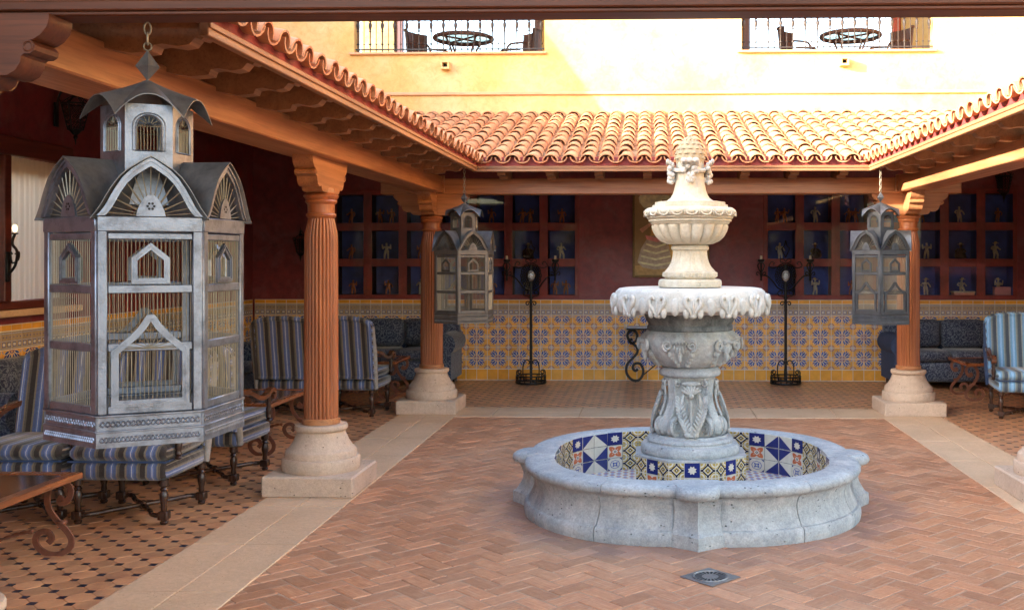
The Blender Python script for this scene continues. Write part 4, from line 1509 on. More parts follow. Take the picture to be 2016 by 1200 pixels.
# wide leaf-lipped dish
def lip(t, z, r, i):
    nl = 14
    w = abs(((t * nl / (2 * PI)) % 1) - .5) * 2      # 0 at leaf centre..1 between
    if i <= 2:
        return (r, z + .045 * (w ** 1.5) - .012 * math.cos(t * nl * 2))
    if i <= 4:
        return r + .012 * (1 - w)
    return r
q = MB(); q.lathe([(.445, 1.335), (.50, 1.318), (.528, 1.322), (.533, 1.36), (.531, 1.40), (.528, 1.44), (.518, 1.475), (.495, 1.494), (.46, 1.500), (.38, 1.498), (.22, 1.499)], 168, rf=lip, cap=False)
q.lathe([(.30, 1.315), (.40, 1.34), (.446, 1.36), (.50, 1.38)], 64, cap=False)
q.build('dish', M['f_white'], fo, 60)
q = MB()
for k in range(14):
    t = (k + .5) * 2 * PI / 14
    Mr = Matrix.Rotation(t, 4, 'Z')
    for sgn in (-1, 1):
        q.tube(cubic([(.542, sgn * .006, 1.33), (.545, sgn * .030, 1.37), (.545, sgn * .050, 1.40), (.540, sgn * .052, 1.435), (.538, sgn * .034, 1.45), (.540, sgn * .022, 1.43)], 4), [.007 + .008 * math.sin(PI * i / 20) for i in range(21)], 7, M=Mr)
        q.sphere((.533, sgn * .045, 1.345), (.018, .022, .035), 8, 6, M=Mr)
    q.sphere((.538, 0, 1.375), (.016, .012, .055), 8, 6, M=Mr)
    q.sphere((.534, 0, 1.328), (.018, .026, .018), 8, 6, M=Mr)
    Mr2 = Matrix.Rotation(t + PI / 14, 4, 'Z')
    q.sphere((.528, 0, 1.385), (.018, .034, .060), 8, 6, M=Mr2)
q.build('dish_leaves', M['f_white'], fo, 60)
# second tier
q = MB(); q.lathe([(.205, 1.4995), (.218, 1.505), (.222, 1.525), (.218, 1.548), (.208, 1.556), (.202, 1.558)], 56); q.build('tier_base', M['f_cream'], fo, 40)
q = MB()
def sqf(t, z, r, i):
    a = ((t) % (PI / 2)) - PI / 4
    sq = 1 / max(abs(math.cos(t)), abs(math.sin(t)))
    return r * (.45 + .55 * min(sq, 1.22)) + (.006 * math.cos(24 * t) if i in (2, 3) else 0)
q.lathe([(.168, 1.5585), (.178, 1.568), (.186, 1.578), (.186, 1.604), (.176, 1.610), (.168, 1.612)], 96, rf=sqf); q.build('scalloped_plate', M['f_cream'], fo, 40)
q = MB(); q.lathe([(.178, 1.6125), (.168, 1.622), (.148, 1.645), (.132, 1.675), (.123, 1.71), (.119, 1.745), (.12, 1.757)], 120, rf=lambda t, z, r, i: r - .007 * (1 - abs(math.sin(14 * t)) ** .7)); q.build('fluted_stem', M['f_cream'], fo, 50)
q = MB(); q.lathe([(.118, 1.7575), (.128, 1.762), (.132, 1.775), (.128, 1.79), (.118, 1.795), (.116, 1.797)], 48); q.build('stem_ring', M['f_cream'], fo, 40)
def gad(t, z, r, i):
    k = 18
    c = abs(math.cos(t * k / 2))
    f = {0: .2, 1: .6, 2: 1, 3: 1, 4: 1, 5: 1, 6: .7}.get(i, 0)
    return r - .030 * f * (1 - c ** .6)
q = MB(); q.lathe([(.118, 1.7975), (.160, 1.803), (.205, 1.822), (.238, 1.853), (.258, 1.888), (.267, 1.915), (.268, 1.928), (.262, 1.936), (.270, 1.94), (.275, 1.948), (.278, 1.955)], 180, rf=gad); q.build('gadrooned_bowl', M['f_cream'], fo, 50)
q = MB(); q.lathe([(.276, 1.9555), (.288, 1.958), (.29, 1.966), (.284, 1.972), (.294, 1.976), (.30, 1.984), (.296, 1.992), (.306, 1.998), (.314, 2.008), (.316, 2.022), (.310, 2.042), (.296, 2.052), (.262, 2.055)], 72); q.build('bowl_rim', M['f_cream'], fo, 40)
q = MB()
for k in range(20):
    Mr = Matrix.Rotation(2 * PI * k / 20, 4, 'Z')
    q.sphere((.309, 0, 2.022), (.014, .028, .018), 9, 6, M=Mr)
    rg = [(.313 - .006 * math.sin(a), .038 * math.cos(a), 2.022 + .026 * math.sin(a)) for a in [PI * j / 10 * 1.2 - .1 * PI + PI for j in range(11)]]
    q.tube(rg, .006, 6, M=Mr)
    Mr = Matrix.Rotation(2 * PI * (k + .5) / 20, 4, 'Z')
    q.sphere((.312, 0, 2.018), (.010, .007, .022), 6, 6, M=Mr)
q.build('egg_moulding', M['f_cream'], fo, 60)
q = MB(); q.lathe([(.258, 2.0555), (.258, 2.072), (.240, 2.074), (.240, 2.092), (.222, 2.095)], 56, rf=lambda t, z, r, i: r * (1 + .02 * abs(math.cos(2 * t)))); q.build('top_plate', M['f_cream'], fo, 40)
q = MB(); q.lathe([(.185, 2.0955), (.158, 2.106), (.137, 2.122), (.121, 2.148), (.111, 2.178), (.104, 2.22), (.099, 2.26), (.097, 2.37)], 120, rf=lambda t, z, r, i: r - .010 * (1 - abs(math.cos(4 * t)) ** .35)); q.build('flared_neck', M['f_cream'], fo, 50)
random.seed(5)
for k in range(4):
    a = PI / 4 + k * PI / 2 + R(45)
    Mr = Matrix.Rotation(a, 4, 'Z')
    q = MB()
    for j in range(20):
        zz = 2.335 - .021 * (j // 4); w = .060 - .010 * (j // 4)
        q.sphere((.128 + random.uniform(-.010, .016), random.uniform(-w, w), zz - random.uniform(0, .02)), .0185, 8, 6, M=Mr)
    for sgn in (-1, 0, 1):
        for r_ in range(3):
            q.sphere((.122 + .016 * r_, sgn * .040 + random.uniform(-.008, .008), 2.350 + .012 * r_), (.014, .028, .019), 7, 5, M=Mr)
    q.sphere((.105, 0, 2.25), (.016, .014, .02), 7, 5, M=Mr)
    q.build('grape_cluster', M['f_white'], fo, 60)
    Mr = Matrix.Rotation(a + PI / 4, 4, 'Z')
    q = MB()
    q.tube(cubic([(.088, -.06, 2.322), (.108, -.03, 2.312), (.112, 0, 2.308), (.108, .03, 2.312), (.088, .06, 2.322)], 3), .014, 7, M=Mr)
    q.build('garland', M['f_white'], fo, 60)
q = MB()
def cone(t, z, r, i):
    row = (z - 2.36) / .033
    ph = .5 * (int(row) % 2)
    w = abs((((t * 12 / (2 * PI)) + ph) % 1) - .5) * 2
    fr = row % 1
    return r + .013 * (1 - fr) * (1 - w * .9)
prof = []
for i in range(37):
    z = 2.36 + .2 * i / 36
    tt_ = i / 36
    r = .100 * (math.sin(PI * (.30 + .70 * tt_)) ** .75 if tt_ < 1 else 0)
    prof.append((max(r, .004), z))
q.lathe(prof, 96, rf=cone)
q.build('pine_cone', M['f_cone'], fo, 60)

# floor drain
dr = thing('drain_cover', 'steel drain grate set in the brick floor in front of the fountain', 'drain', (.33, 5.57, .001), PI / 4)
q = MB(); q.box(-.115, .115, -.115, .115, 0, .006, .002); q.build('plate', M['plate'], dr)
q = MB(); q.tube([(.092 * math.cos(a), .092 * math.sin(a), .0065) for a in [2 * PI * k / 28 for k in range(28)]], .004, 6, closed=True); q.build('ring', M['plate'], dr, 60)
q = MB()
for k in range(20):
    a = 2 * PI * k / 20
    q.poly([((r * math.cos(a + s / r)), (r * math.sin(a + s / r)), .0066) for r, s in ((.045, -.0045), (.082, -.0075), (.082, .0075), (.045, .0045))])
q.build('slots', M['black'], dr)

# ------------------------------------------------------------------ birdcages
def birdcage(loc, rz, label, door_faces, chain_top, paint, wr=1.0):
    t = thing('birdcage', label, 'birdcage', loc, rz, 'silver painted birdcages hanging round the court')
    SD = .318; AP = SD * math.cos(PI / 6); HS = SD / 2
    z_base, z_r0, z_r1, z_r2, z_top = .10, .135, .325, .515, .700
    def FM(k, ap=AP):
        # local x along face, y outward, z up; face normal angle = k*60deg
        a = k * PI / 3
        return Matrix.Rotation(a, 4, 'Z') @ Matrix.Translation((ap, 0, 0)) @ Matrix.Rotation(-PI / 2, 4, 'Z')
    # floor and bottom
    hexa = [(SD * .985 * math.cos(PI / 6 + k * PI / 3), SD * .985 * math.sin(PI / 6 + k * PI / 3)) for k in range(6)]
    q = MB(); q.prism(hexa, .085, .1, 'xy'); q.build('floor_panel', M['tin'], t)
    for k in range(6):
        Mx = FM(k)
        # base skirt with mouldings and pressed ribbon
        q = MB(); hb = HS + .004
        q.prism([(-hb, .0), (hb, .0), (hb - .002, .052), (-hb + .002, .052)], -.006, .006, 'xz', M=Mx)
        q.prism([(-hb, .053), (hb, .053), (hb, .1), (-hb, .1)], -.010, .002, 'xz', M=Mx)
        q.box(-hb, hb, -.004, .008, .048, .0555, .002, M=Mx); q.box(-hb, hb, -.006, .009, .0985, .1065, .002, M=Mx)
        for zz, fq in ((.026, 24), (.076, 20)):
            for ph in (0, PI):
                q.tube([(-hb + .012 + (2 * hb - .024) * j / 72, .0065 if zz < .05 else .0035, zz + .0085 * math.sin(fq * PI * j / 72 + ph)) for j in range(73)], .0028, 4, M=Mx)
        q.build('base_panel', paint, t, 40)
        # frame
        q = MB()
        for sx in (-1, 1):
            q.box(sx * HS - (.0 if sx < 0 else .030), sx * HS + (.030 if sx < 0 else 0), -.010, .006, .107, z_top + .055, .003, M=Mx)
        xi = HS - .0305
        for z0, z1 in ((.107, z_r0), (z_r1 - .014, z_r1 + .014), (z_r2 - .014, z_r2 + .014), (z_top - .022, z_top)):
            q.box(-xi, xi, -.008, .003, z0, z1, .003, M=Mx)
        q.box(-HS - .001, HS + .001, -.012, .0085, z_top + .004, z_top + .054, .003, M=Mx)
        q.build('face_frame', paint, t, 40)
        # wires
        q = MB(wr)
        nb = 20
        for i in range(nb):
            x = -xi + (i + .5) * 2 * xi / nb
            q.tube([(x, -.003, .11), (x + random.uniform(-.001, .001), -.003, z_top)], .0013, 4, cap=False, M=Mx)
        q.build('wire_bars', M['wire'], t)
        # small pointed window
        def frame_poly(w, h0, h1, wd, zb, ogee=False):
            outer = [(-w, 0), (w, 0), (w, h0)]
            if ogee:
                crv = [(.88, .10), (.70, .26), (.48, .46), (.28, .70), (.13, .95)]
                outer += [(w * a, h0 + (h1 - h0) * b2) for a, b2 in crv] + [(0.0 + w * .08, h1), (-w * .08, h1)] + [(-w * a, h0 + (h1 - h0) * b2) for a, b2 in reversed(crv)]
            else:
                outer += [(0, h1)]
            outer += [(-w, h0)]
            inner = []
            n = len(outer)
            for i in range(n):
                p0, p1, p2 = Vector(outer[i - 1]), Vector(outer[i]), Vector(outer[(i + 1) % n])
                e1 = (p1 - p0).normalized(); e2 = (p2 - p1).normalized()
                n1 = Vector((-e1.y, e1.x)); n2 = Vector((-e2.y, e2.x))
                bi = (n1 + n2)
                bi = bi / max(bi.length_squared / 2, .35)
                inner.append(tuple(p1 + bi * wd))
            return [(x, z + zb) for x, z in outer], [(x, z + zb) for x, z in inner]
        def frame_mesh(q, o, i, y0, y1, M):
            n = len(o)
            vs = [(x, y0, z) for x, z in o] + [(x, y1, z) for x, z in o] + [(x, y1, z) for x, z in i] + [(x, y0, z) for x, z in i]
            fs = []
            for j in range(n):
                c = (j + 1) % n
                fs += [(j, c, c + n, j + n), (j + n, c + n, c + 2 * n, j + 2 * n), (j + 2 * n, c + 2 * n, c + 3 * n, j + 3 * n)]
            q.add(vs, fs, 0, M)
        big = k in door_faces
        q = MB()
        o_, i_ = frame_poly(.058, .085, .135, .018, z_r2 + .018)
        frame_mesh(q, o_, i_, -.004, .008, Mx)
        o2, i2 = frame_poly(.050, .079, .122, .004, z_r2 + .026)
        frame_mesh(q, o2, i2, .008, .012, Mx)
        q.build('arch_window', paint, t)
        if big:
            q = MB()
            o_, i_ = frame_poly(.118, .185, .30, .022, z_r0 - .004, True)
            frame_mesh(q, o_, i_, -.002, .012, Mx)
            o2, i2 = frame_poly(.110, .182, .285, .005, z_r0 + .004, True)
            frame_mesh(q, o2, i2, .012, .016, Mx)
            d = q.build('door', paint, t)
            q = MB()
            for j in range(9):
                a = PI * (j + .5) / 9
                q.tube([(.0, .004, z_r0 + .185), (.085 * math.cos(a), .004, z_r0 + .185 + (.09 - .045 * abs(math.cos(a))) * math.sin(a))], .0015, 4, M=Mx)
            q.tube([(-.10, .004, z_r0 + .185), (.10, .004, z_r0 + .185)], .002, 4, M=Mx)
            q.build('door_wires', M['wire'], d)
        # ogee gable
        W, H, zb = HS + .003, .195, z_top + .055
        og = [(1, 0), (.93, .06), (.84, .17), (.75, .32), (.65, .48), (.52, .65), (.36, .79), (.20, .89), (.08, .96), (0, 1.0)]
        oo = [(W * a, zb + H * b2) for a, b2 in og] + [(-W * a, zb + H * b2) for a, b2 in reversed(og[:-1])]
        ii = [(x * .84, zb + (z - zb) * .84 + .001) for x, z in oo]
        q = MB()
        n = len(oo)
        for (y0, y1, A, B) in ((-.004, .014, oo, ii), (.014, .019, [(x * .98, zb + (z - zb) * .98) for x, z in oo], [(x * .93, zb + (z - zb) * .93) for x, z in oo])):
            vs = [(x, y0, z) for x, z in A] + [(x, y1, z) for x, z in A] + [(x, y1, z) for x, z in B] + [(x, y0, z) for x, z in B]
            fs = []
            for j in range(n - 1):
                fs += [(j, j + 1, j + 1 + n, j + n), (j + n, j + 1 + n, j + 1 + 2 * n, j + 2 * n), (j + 2 * n, j + 1 + 2 * n, j + 1 + 3 * n, j + 3 * n)]
            q.add(vs, fs, 0, Mx)
        gb = q.build('gable', paint, t, 30)
        q = MB()
        for j in range(19):
            a = PI * (j + .5) / 19
            # ray to the inner ogee
            best = min(ii, key=lambda p: abs(math.atan2(p[1] - zb, p[0]) - a))
            q.tube([(.03 * math.cos(a), .002, zb + .03 * math.sin(a)), (best[0], .002, best[1])], .0017, 4, M=Mx)
        q.build('sunburst', M['wire'], gb)
        q = MB()
        pl = [(.045, 0)] + [(.045 * math.cos(PI * j / 12) * (1 - .25 * math.sin(PI * j / 12)), .072 * math.sin(PI * j / 12)) for j in range(1, 12)] + [(-.045, 0)]
        q.prism([(x, zb + z) for x, z in pl], .001, .009, 'xz', M=Mx)
        q.build('rosette', paint, gb)
        q = MB()
        for j in range(6):
            a = j * PI / 3
            q.poly([(.010 * math.cos(a) + .0045 * math.cos(b2), .0095, zb + .033 + .010 * math.sin(a) + .0045 * math.sin(b2)) for b2 in [2 * PI * m / 6 for m in range(6)]], M=Mx)
        q.build('rosette_holes', M['black'], gb)
        # curved gable roof running in to the turret
        q = MB(); vs = []; fs = []
        steps = 6
        for sidx in range(steps + 1):
            y = .026 - (AP + .026 - .10) * sidx / steps
            sc = (AP + y) / AP
            for x, z in oo:
                xx = x * max(sc, .2) * 1.015
                fl_ = .012 * (abs(x) / W) ** 6
                vs.append((xx, y, z + .005 - fl_))
        for sidx in range(steps):
            for j in range(n - 1):
                a = sidx * n + j
                fs.append((a, a + 1, a + 1 + n, a + n))
        q.add(vs, fs, 0, Mx)
        vs2 = [(x, y, z - .004) for x, y, z in vs]
        q.add(vs2, fs, 0, Mx)
        rim = [j for j in range(n)]
        q.add([vs[j] for j in rim] + [vs2[j] for j in rim], [(j, j + 1, j + 1 + n, j + n) for j in range(n - 1)], 0, Mx)
        q.build('gable_roof', M['tin'], t, 40)
    # turret
    TSD = .150; TA = TSD * math.cos(PI / 6); TH = TSD / 2
    for k in range(6):
        Mx = FM(k, TA)
        q = MB()
        z0, z1 = .80, 1.145
        wz0, wz1, wr = .985, 1.065, .042
        arch = [(wr * math.cos(PI * j / 10), wz1 + wr * math.sin(PI * j / 10)) for j in range(11)]
        hole = [(wr, wz0)] + arch + [(-wr, wz0)]
        # panel around the arched opening as quads
        rect = [(TH, z0)] + [(TH if j < 5 else (0 if j == 5 else -TH), z1 if j not in (0, 10) else wz1) for j in range(11)] + [(-TH, z0)]
        nn = len(hole)
        vs = [(x, .0, z) for x, z in hole] + [(x, 0, z) for x, z in rect]
        fs = [(j, j + 1, j + 1 + nn, j + nn) for j in range(nn - 1)] + [(nn - 1, 0, nn, 2 * nn - 1)]
        q.add(vs, fs, 0, Mx)
        q.add([(x, -.006, z) for x, _, z in vs], fs, 0, Mx)
        q.tube([(x, .001, z) for x, z in hole], .0035, 5, closed=True, M=Mx)
        q.tube([(x * 1.22, .001, wz0 - .008 + (z - wz0 + .008) * 1.06) for x, z in hole], .0022, 5, closed=True, M=Mx)
        wpanel = q.build('turret_wall', paint, t, 30)
        q = MB()
        for j in range(8):
            x = -wr + (j + .5) * 2 * wr / 8
            q.tube([(x, -.002, wz0), (x, -.002, wz1 + .004)], .0014, 4, cap=False, M=Mx)
        for j in range(7):
            a = PI * (j + .5) / 7
            q.tube([(.012 * math.cos(a), -.002, wz1 + .006 + .012 * math.sin(a)), (wr * math.cos(a), -.002, wz1 + wr * math.sin(a))], .0014, 4, cap=False, M=Mx)
        q.tube([(-wr, -.002, wz1 + .004), (wr, -.002, wz1 + .004)], .0016, 4, M=Mx)
        q.build('turret_wires', M['wire'], wpanel)
    # petal roof
    for k in range(6):
        a = k * PI / 3
        Mx = Matrix.Rotation(a, 4, 'Z')
        q = MB(); vs = []; fs = []
        ns, nw = 8, 10
        for i in range(ns + 1):
            u = i / ns
            r = .010 + .185 * u
            zc = 1.245 - .095 * u
            for j in range(nw + 1):
                w = -1 + 2 * j / nw
                th = w * PI / 6
                rr = r / math.cos(th) * math.cos(PI / 6) * 1.10
                arch = .026 * u ** 1.5 * (1 - w * w)
                droop = -.050 * (abs(w) ** 2.2) * u ** 1.6
                vs.append((rr * math.cos(th), rr * math.sin(th), zc + arch + droop))
        for i in range(ns):
            for j in range(nw):
                b2 = i * (nw + 1) + j
                fs.append((b2, b2 + 1, b2 + nw + 2, b2 + nw + 1))
        q.add(vs, fs, 0, Mx)
        q.add([(x, y, z - .0035) for x, y, z in vs], fs, 0, Mx)
        lo = ns * (nw + 1)
        q.add([vs[lo + j] for j in range(nw + 1)] + [(vs[lo + j][0], vs[lo + j][1], vs[lo + j][2] - .0035) for j in range(nw + 1)], [(j, j + 1, j + nw + 2, j + nw + 1) for j in range(nw)], 0, Mx)
        q.build('turret_roof', M['tin'], t, 25)
    q = MB(); q.lathe([(.004, 1.243), (.006, 1.252), (.040, 1.295), (.006, 1.345), (.003, 1.35)], 4, cap=True); q.build('finial', M['tin'], t)
    z = 1.352
    i = 0
    while z < chain_top:
        q = MB()
        rx = .011 if i else .013
        hl = .022 if i else .014
        pts = [(rx * math.cos(a), 0, hl * math.sin(a)) for a in [2 * PI * m / 14 for m in range(14)]]
        q.tube(pts, .0034, 6, closed=True)
        o = q.build('chain_link', M['wire'], t, 60)
        o.location = (0, 0, z + hl); o.rotation_euler = (0, 0, -rz + (PI / 2 if i % 2 else 0) + .4)
        z += hl * 2 - .008
        i += 1
    return t
random.seed(3)
birdcage((-1.775, 3.64, 1.085), R(-62), 'large silver painted birdcage hanging nearest the camera at left', (0, 3), 1.43, M['silver'])
birdcage((-1.93, 10.86, 1.035), R(-61.5), 'tan grey birdcage hanging before the far left corner column', (3,), 1.60, M['tan_paint'], 1.5)
birdcage((2.39, 10.80, 1.035), R(-102.4 - 30), 'grey birdcage hanging before the far right corner column', (0, 1), 1.60, M['slate_paint'], 1.5)
# ------------------------------------------------------------------ seating
def turned_leg(h):
    s = h / .30
    return [(.014, 0), (.022, .004 * s), (.026, .018 * s), (.018, .030 * s), (.030, .034 * s), (.030, .085 * s), (.016, .09 * s), (.02, .10 * s), (.018, .13 * s), (.026, .17 * s), (.027, .20 * s), (.018, .225 * s), (.026, .235 * s), (.018, .25 * s), (.030, .262 * s), (.030, .30 * s)]
def wing_chair(loc, rz, label, mat, group):
    t = thing('armchair', label, 'armchair', loc, rz, group)
    W = .315
    # seat rail
    q = MB(); q.box(-W, W, -.33, .29, .285, .405, .028); q.build('seat_rail', mat, t, 60)
    q = MB(); q.box(-W - .008, W + .008, -.345, .24, .41, .505, .035); q.build('seat_cushion', mat, t, 60)
    q = MB(); q.tube([(-W, -.337, .408), (W, -.337, .408), (W, .2, .408), (-W, .2, .408)], .007, 6, closed=True); q.build('piping', M['damask_plain'], t, 60)
    # arched, leaning back
    def lean(z):
        return .275 + (z - .42) * .20
    q = MB()
    n = 14
    outl = [(-W, .42)] + [(-W - .004, .98)] + [(W * math.cos(PI - PI * i / n) * .99, .985 + .085 * math.sin(PI * i / n) ** .8 if 0 < i < n else .985) for i in range(n + 1)][1:-1] + [(W + .004, .98), (W, .42)]
    vs = [(x, lean(z) - .055, z) for x, z in outl] + [(x, lean(z) + .055, z) for x, z in outl]
    m = len(outl)
    q.add(vs, [tuple(range(m)), tuple(reversed(range(m, 2 * m)))] + [(i, i + m, (i + 1) % m + m, (i + 1) % m) for i in range(m)])
    q.build('backrest', mat, t)
    for (nm, y, sc) in (('back_border', .058, 1.0), ('back_border', -.058, 1.0)):
        q = MB()
        q.tube([(x * .97, lean(z) + y * .75, z if z > .5 else z + .01) for x, z in outl], .030 if y > 0 else .022, 8, closed=True)
        q.build(nm, mat, t, 60)
    for sx in (-1, 1):
        q = MB(); q.tube([(sx * (W + .006), lean(.30) + .0, .30), (sx * (W + .006), lean(.42), .42), (sx * (W + .010), lean(.7), .7), (sx * (W + .006), lean(.975), .975)], [.024, .030, .034, .026], 8); q.build('back_post', M['damask_plain'] if mat is M['stripe_lit'] else M['post_cloth'], t, 60)
        # carved arm
        q = MB()
        path = cubic([(sx * W, lean(.70) - .02, .70), (sx * (W + .015), .14, .675), (sx * (W + .03), -.02, .615), (sx * (W + .035), -.14, .62), (sx * (W + .035), -.225, .655), (sx * (W + .035), -.275, .645), (sx * (W + .035), -.285, .605), (sx * (W + .035), -.25, .595)], 4)
        q.bar(path, .034, .048, up=(1, 0, 0)); q.build('arm', M['wood_arm'], t, 50)
        pr = [(.016, 0), (.024, .01), (.016, .02), (.024, .035), (.016, .05), (.022, .07), (.024, .10), (.016, .125), (.022, .14), (.016, .155), (.02, .17), (.02, .215)]
        q = MB(); q.lathe([(r, .405 + z) for r, z in pr], 12, M=T(sx * (W + .028), -.215)); q.build('arm_post', M['wood_dark'], t, 50)
        for y in (-.285, .275):
            q = MB()
            lg = turned_leg(.288)
            q.lathe([(r, z) for r, z in lg], 12)
            q.box(-.031, .031, -.031, .031, .034, .085, .004)
            o = q.build('leg', M['wood_dark'], t, 40); o.location = (sx * (W - .035), y, 0)
    q = MB()
    for sx in (-1, 1):
        q.tube(cubic([(sx * (W - .035), -.285, .06), (sx * .20, -.27, .06), (sx * .12, -.15, .06), (sx * .02, -.03, .06), (0, 0, .06)], 4), .016, 8)
        q.tube(cubic([(sx * (W - .035), .275, .06), (sx * .20, .26, .06), (sx * .12, .14, .06), (sx * .02, .03, .06), (0, 0, .06)], 4), .016, 8)
    q.sphere((0, 0, .06), .03, 8, 6)
    q.build('stretcher', M['wood_dark'], t, 60)
    return t
M['post_cloth'] = plain('post_cloth', (.30, .27, .25), .85, var=.35, scale=25, bump=.2, v='obj')
G_CH = 'striped armchairs with turned legs'
a = wing_chair((-3.38, 6.86, 0), 0, 'striped armchair under the near birdcage, facing the camera', M['stripe'], G_CH)
dup(a, (-4.07, 6.87, 0), R(1), 'striped armchair at the left picture edge, beside the one under the birdcage', G_CH)
dup(a, (-3.38, 8.02, 0), PI + R(-3), 'striped armchair seen through the near birdcage with its back to us, beside the column', G_CH)
dup(a, (-4.07, 8.02, 0), PI, 'striped armchair hidden behind the near birdcage at left', G_CH)
dup(a, (-3.90, 11.35, 0), PI + R(2), 'striped armchair with its back to us, just left of the near column', G_CH)
dup(a, (-3.24, 11.40, 0), PI - R(3), 'striped armchair with its back to us, just right of the near column', G_CH)
wing_chair((4.06, 11.42, 0), R(-8), 'blue striped armchair at the right picture edge, its colours lightened for stronger light', M['stripe_lit'], G_CH)

def sofa(loc, rz, w, label, arm_m):
    t = thing('sofa', label, 'sofa', loc, rz, 'navy damask sofas along the arcade walls')
    h = w / 2
    q = MB(); q.box(-h + .10, h - .10, -.40, .38, .10, .36, .03); q.build('base', M['damask'], t, 60)
    q = MB(); q.box(-h + .06, h - .06, .18, .42, .12, .86, .06); q.build('backrest', M['damask'], t, 60)
    n = 3 if w > 1.7 else 2
    iw = w - .42
    for i in range(n):
        x0 = -iw / 2 + i * iw / n
        q = MB(); q.box(x0 + .004, x0 + iw / n - .004, -.44, .20, .365, .50, .04); q.build('seat_cushion', M['damask'], t, 60)
        q = MB(); q.box(x0 + .006, x0 + iw / n - .006, .05, .21, .505, .885, .055); q.build('back_cushion', M['damask'], t, 60)
    for sx in (-1, 1):
        cx = sx * (h - .13)
        prof = [(cx - .085, .1), (cx + .085, .1), (cx + .085, .46)] + [(cx + .14 * math.cos(a), .575 + .14 * math.sin(a)) for a in [R(-40) + (R(260)) * k / 14 for k in range(15)]] + [(cx - .085, .46)]
        q = MB(); q.prism(prof, -.43, .36, 'xz'); q.build('arm', arm_m, t, 40)
        for y in (-.36, .34):
            q = MB(); q.lathe([(.03, 0), (.035, .05), (.028, .1)], 10); o = q.build('foot', M['wood_dark'], t, 50); o.location = (sx * (h - .14), y, 0)
    return t
sofa((-3.62, 14.02, 0), 0, 2.15, 'navy damask sofa against the back wall, left of the fountain', M['damask'])
sofa((4.22, 14.02, 0), 0, 2.15, 'navy damask sofa against the back wall behind the right column', M['damask_plain'])
sofa((-5.08, 8.35, 0), PI / 2, 1.9, 'navy damask sofa along the left wall behind the near birdcage', M['damask'])
sofa((-5.08, 11.5, 0), PI / 2, 1.8, 'navy damask sofa along the left wall further back', M['damask'])

def scroll_table(loc, rz, sx_, sy_, label):
    t = thing('coffee_table', label, 'coffee table', loc, rz, 'low coffee tables on iron scroll legs')
    t.scale = (1, 1, .94)
    hx, hy = sx_ / 2, sy_ / 2
    q = MB()
    for a in (-1, 1):
        q.box(a * hx - (.07 if a > 0 else 0), a * hx + (.07 if a < 0 else 0), -hy, hy, .452, .490, .005)
        q.box(-hx + .0705, hx - .0705, a * hy - (.07 if a > 0 else 0), a * hy + (.07 if a < 0 else 0), .452, .490, .005)
    q.build('top_frame', M['table_wood'], t)
    q = MB(); q.box(-hx + .071, hx - .071, -hy + .071, hy - .071, .455, .486, .002); q.build('top_panel', M['table_top'], t)
    pts_px = [(135, 978), (128, 990), (140, 992), (150, 978), (150, 958), (134, 947), (115, 952), (104, 975), (108, 1005), (124, 1030), (142, 1050), (153, 1070), (148, 1090), (128, 1102), (104, 1101), (86, 1088), (80, 1070), (90, 1055), (106, 1055), (113, 1068), (106, 1078)]
    base = [((x - 140) / 347, (1103 - y) / 347 * .985 + .008) for x, y in pts_px]
    for a in (-1, 1):
        for b2 in (-1, 1):
            q = MB()
            path = cubic([(a * (hx - .05 + x), b2 * (hy - .10), z) for x, z in base], 3)
            q.bar(path, .034, .011, up=(0, 1, 0))
            yk = b2 * (hy - .10)
            q.box(a * (hx - .05 - .02) - .025, a * (hx - .05 - .02) + .025, yk - .022, yk + .022, .195, .215, .003)
            q.build('scroll_leg', M['rust'], t, 50)
    for b2 in (-1, 1):
        q = MB()
        n = 60; L = 2 * (hx - .24)
        for s_ in (0, PI):
            q.tube([(-L / 2 + L * i / n, b2 * (hy - .10) + .006 * math.cos(i * .55 + s_), .115 + .03 * math.cos(2 * PI * (i / n)) + .006 * math.sin(i * .55 + s_)) for i in range(n + 1)], .008, 5)
        q.build('stretcher', M['rust'], t, 60)
    return t
M['table_wood'] = wood('table_wood', (.30, .10, .035), (.16, .05, .018), 1, rough=.25)
M['table_top'] = plain('table_glazed_top', (.10, .045, .03), .12, var=.5, scale=4)
scroll_table((-3.79, 5.44, 0), 0, 1.0, 1.05, 'low coffee table on iron scroll legs cut by the left picture edge')
scroll_table((-3.72, 9.32, 0), 0, 1.0, 1.05, 'low coffee table on scroll legs seen left of the near column')
scroll_table((-3.52, 12.85, 0), 0, .95, .8, 'low coffee table before the back left sofa, left of the far column')
scroll_table((4.25, 12.85, 0), 0, .95, .8, 'low coffee table before the right sofa, behind the blue armchair')

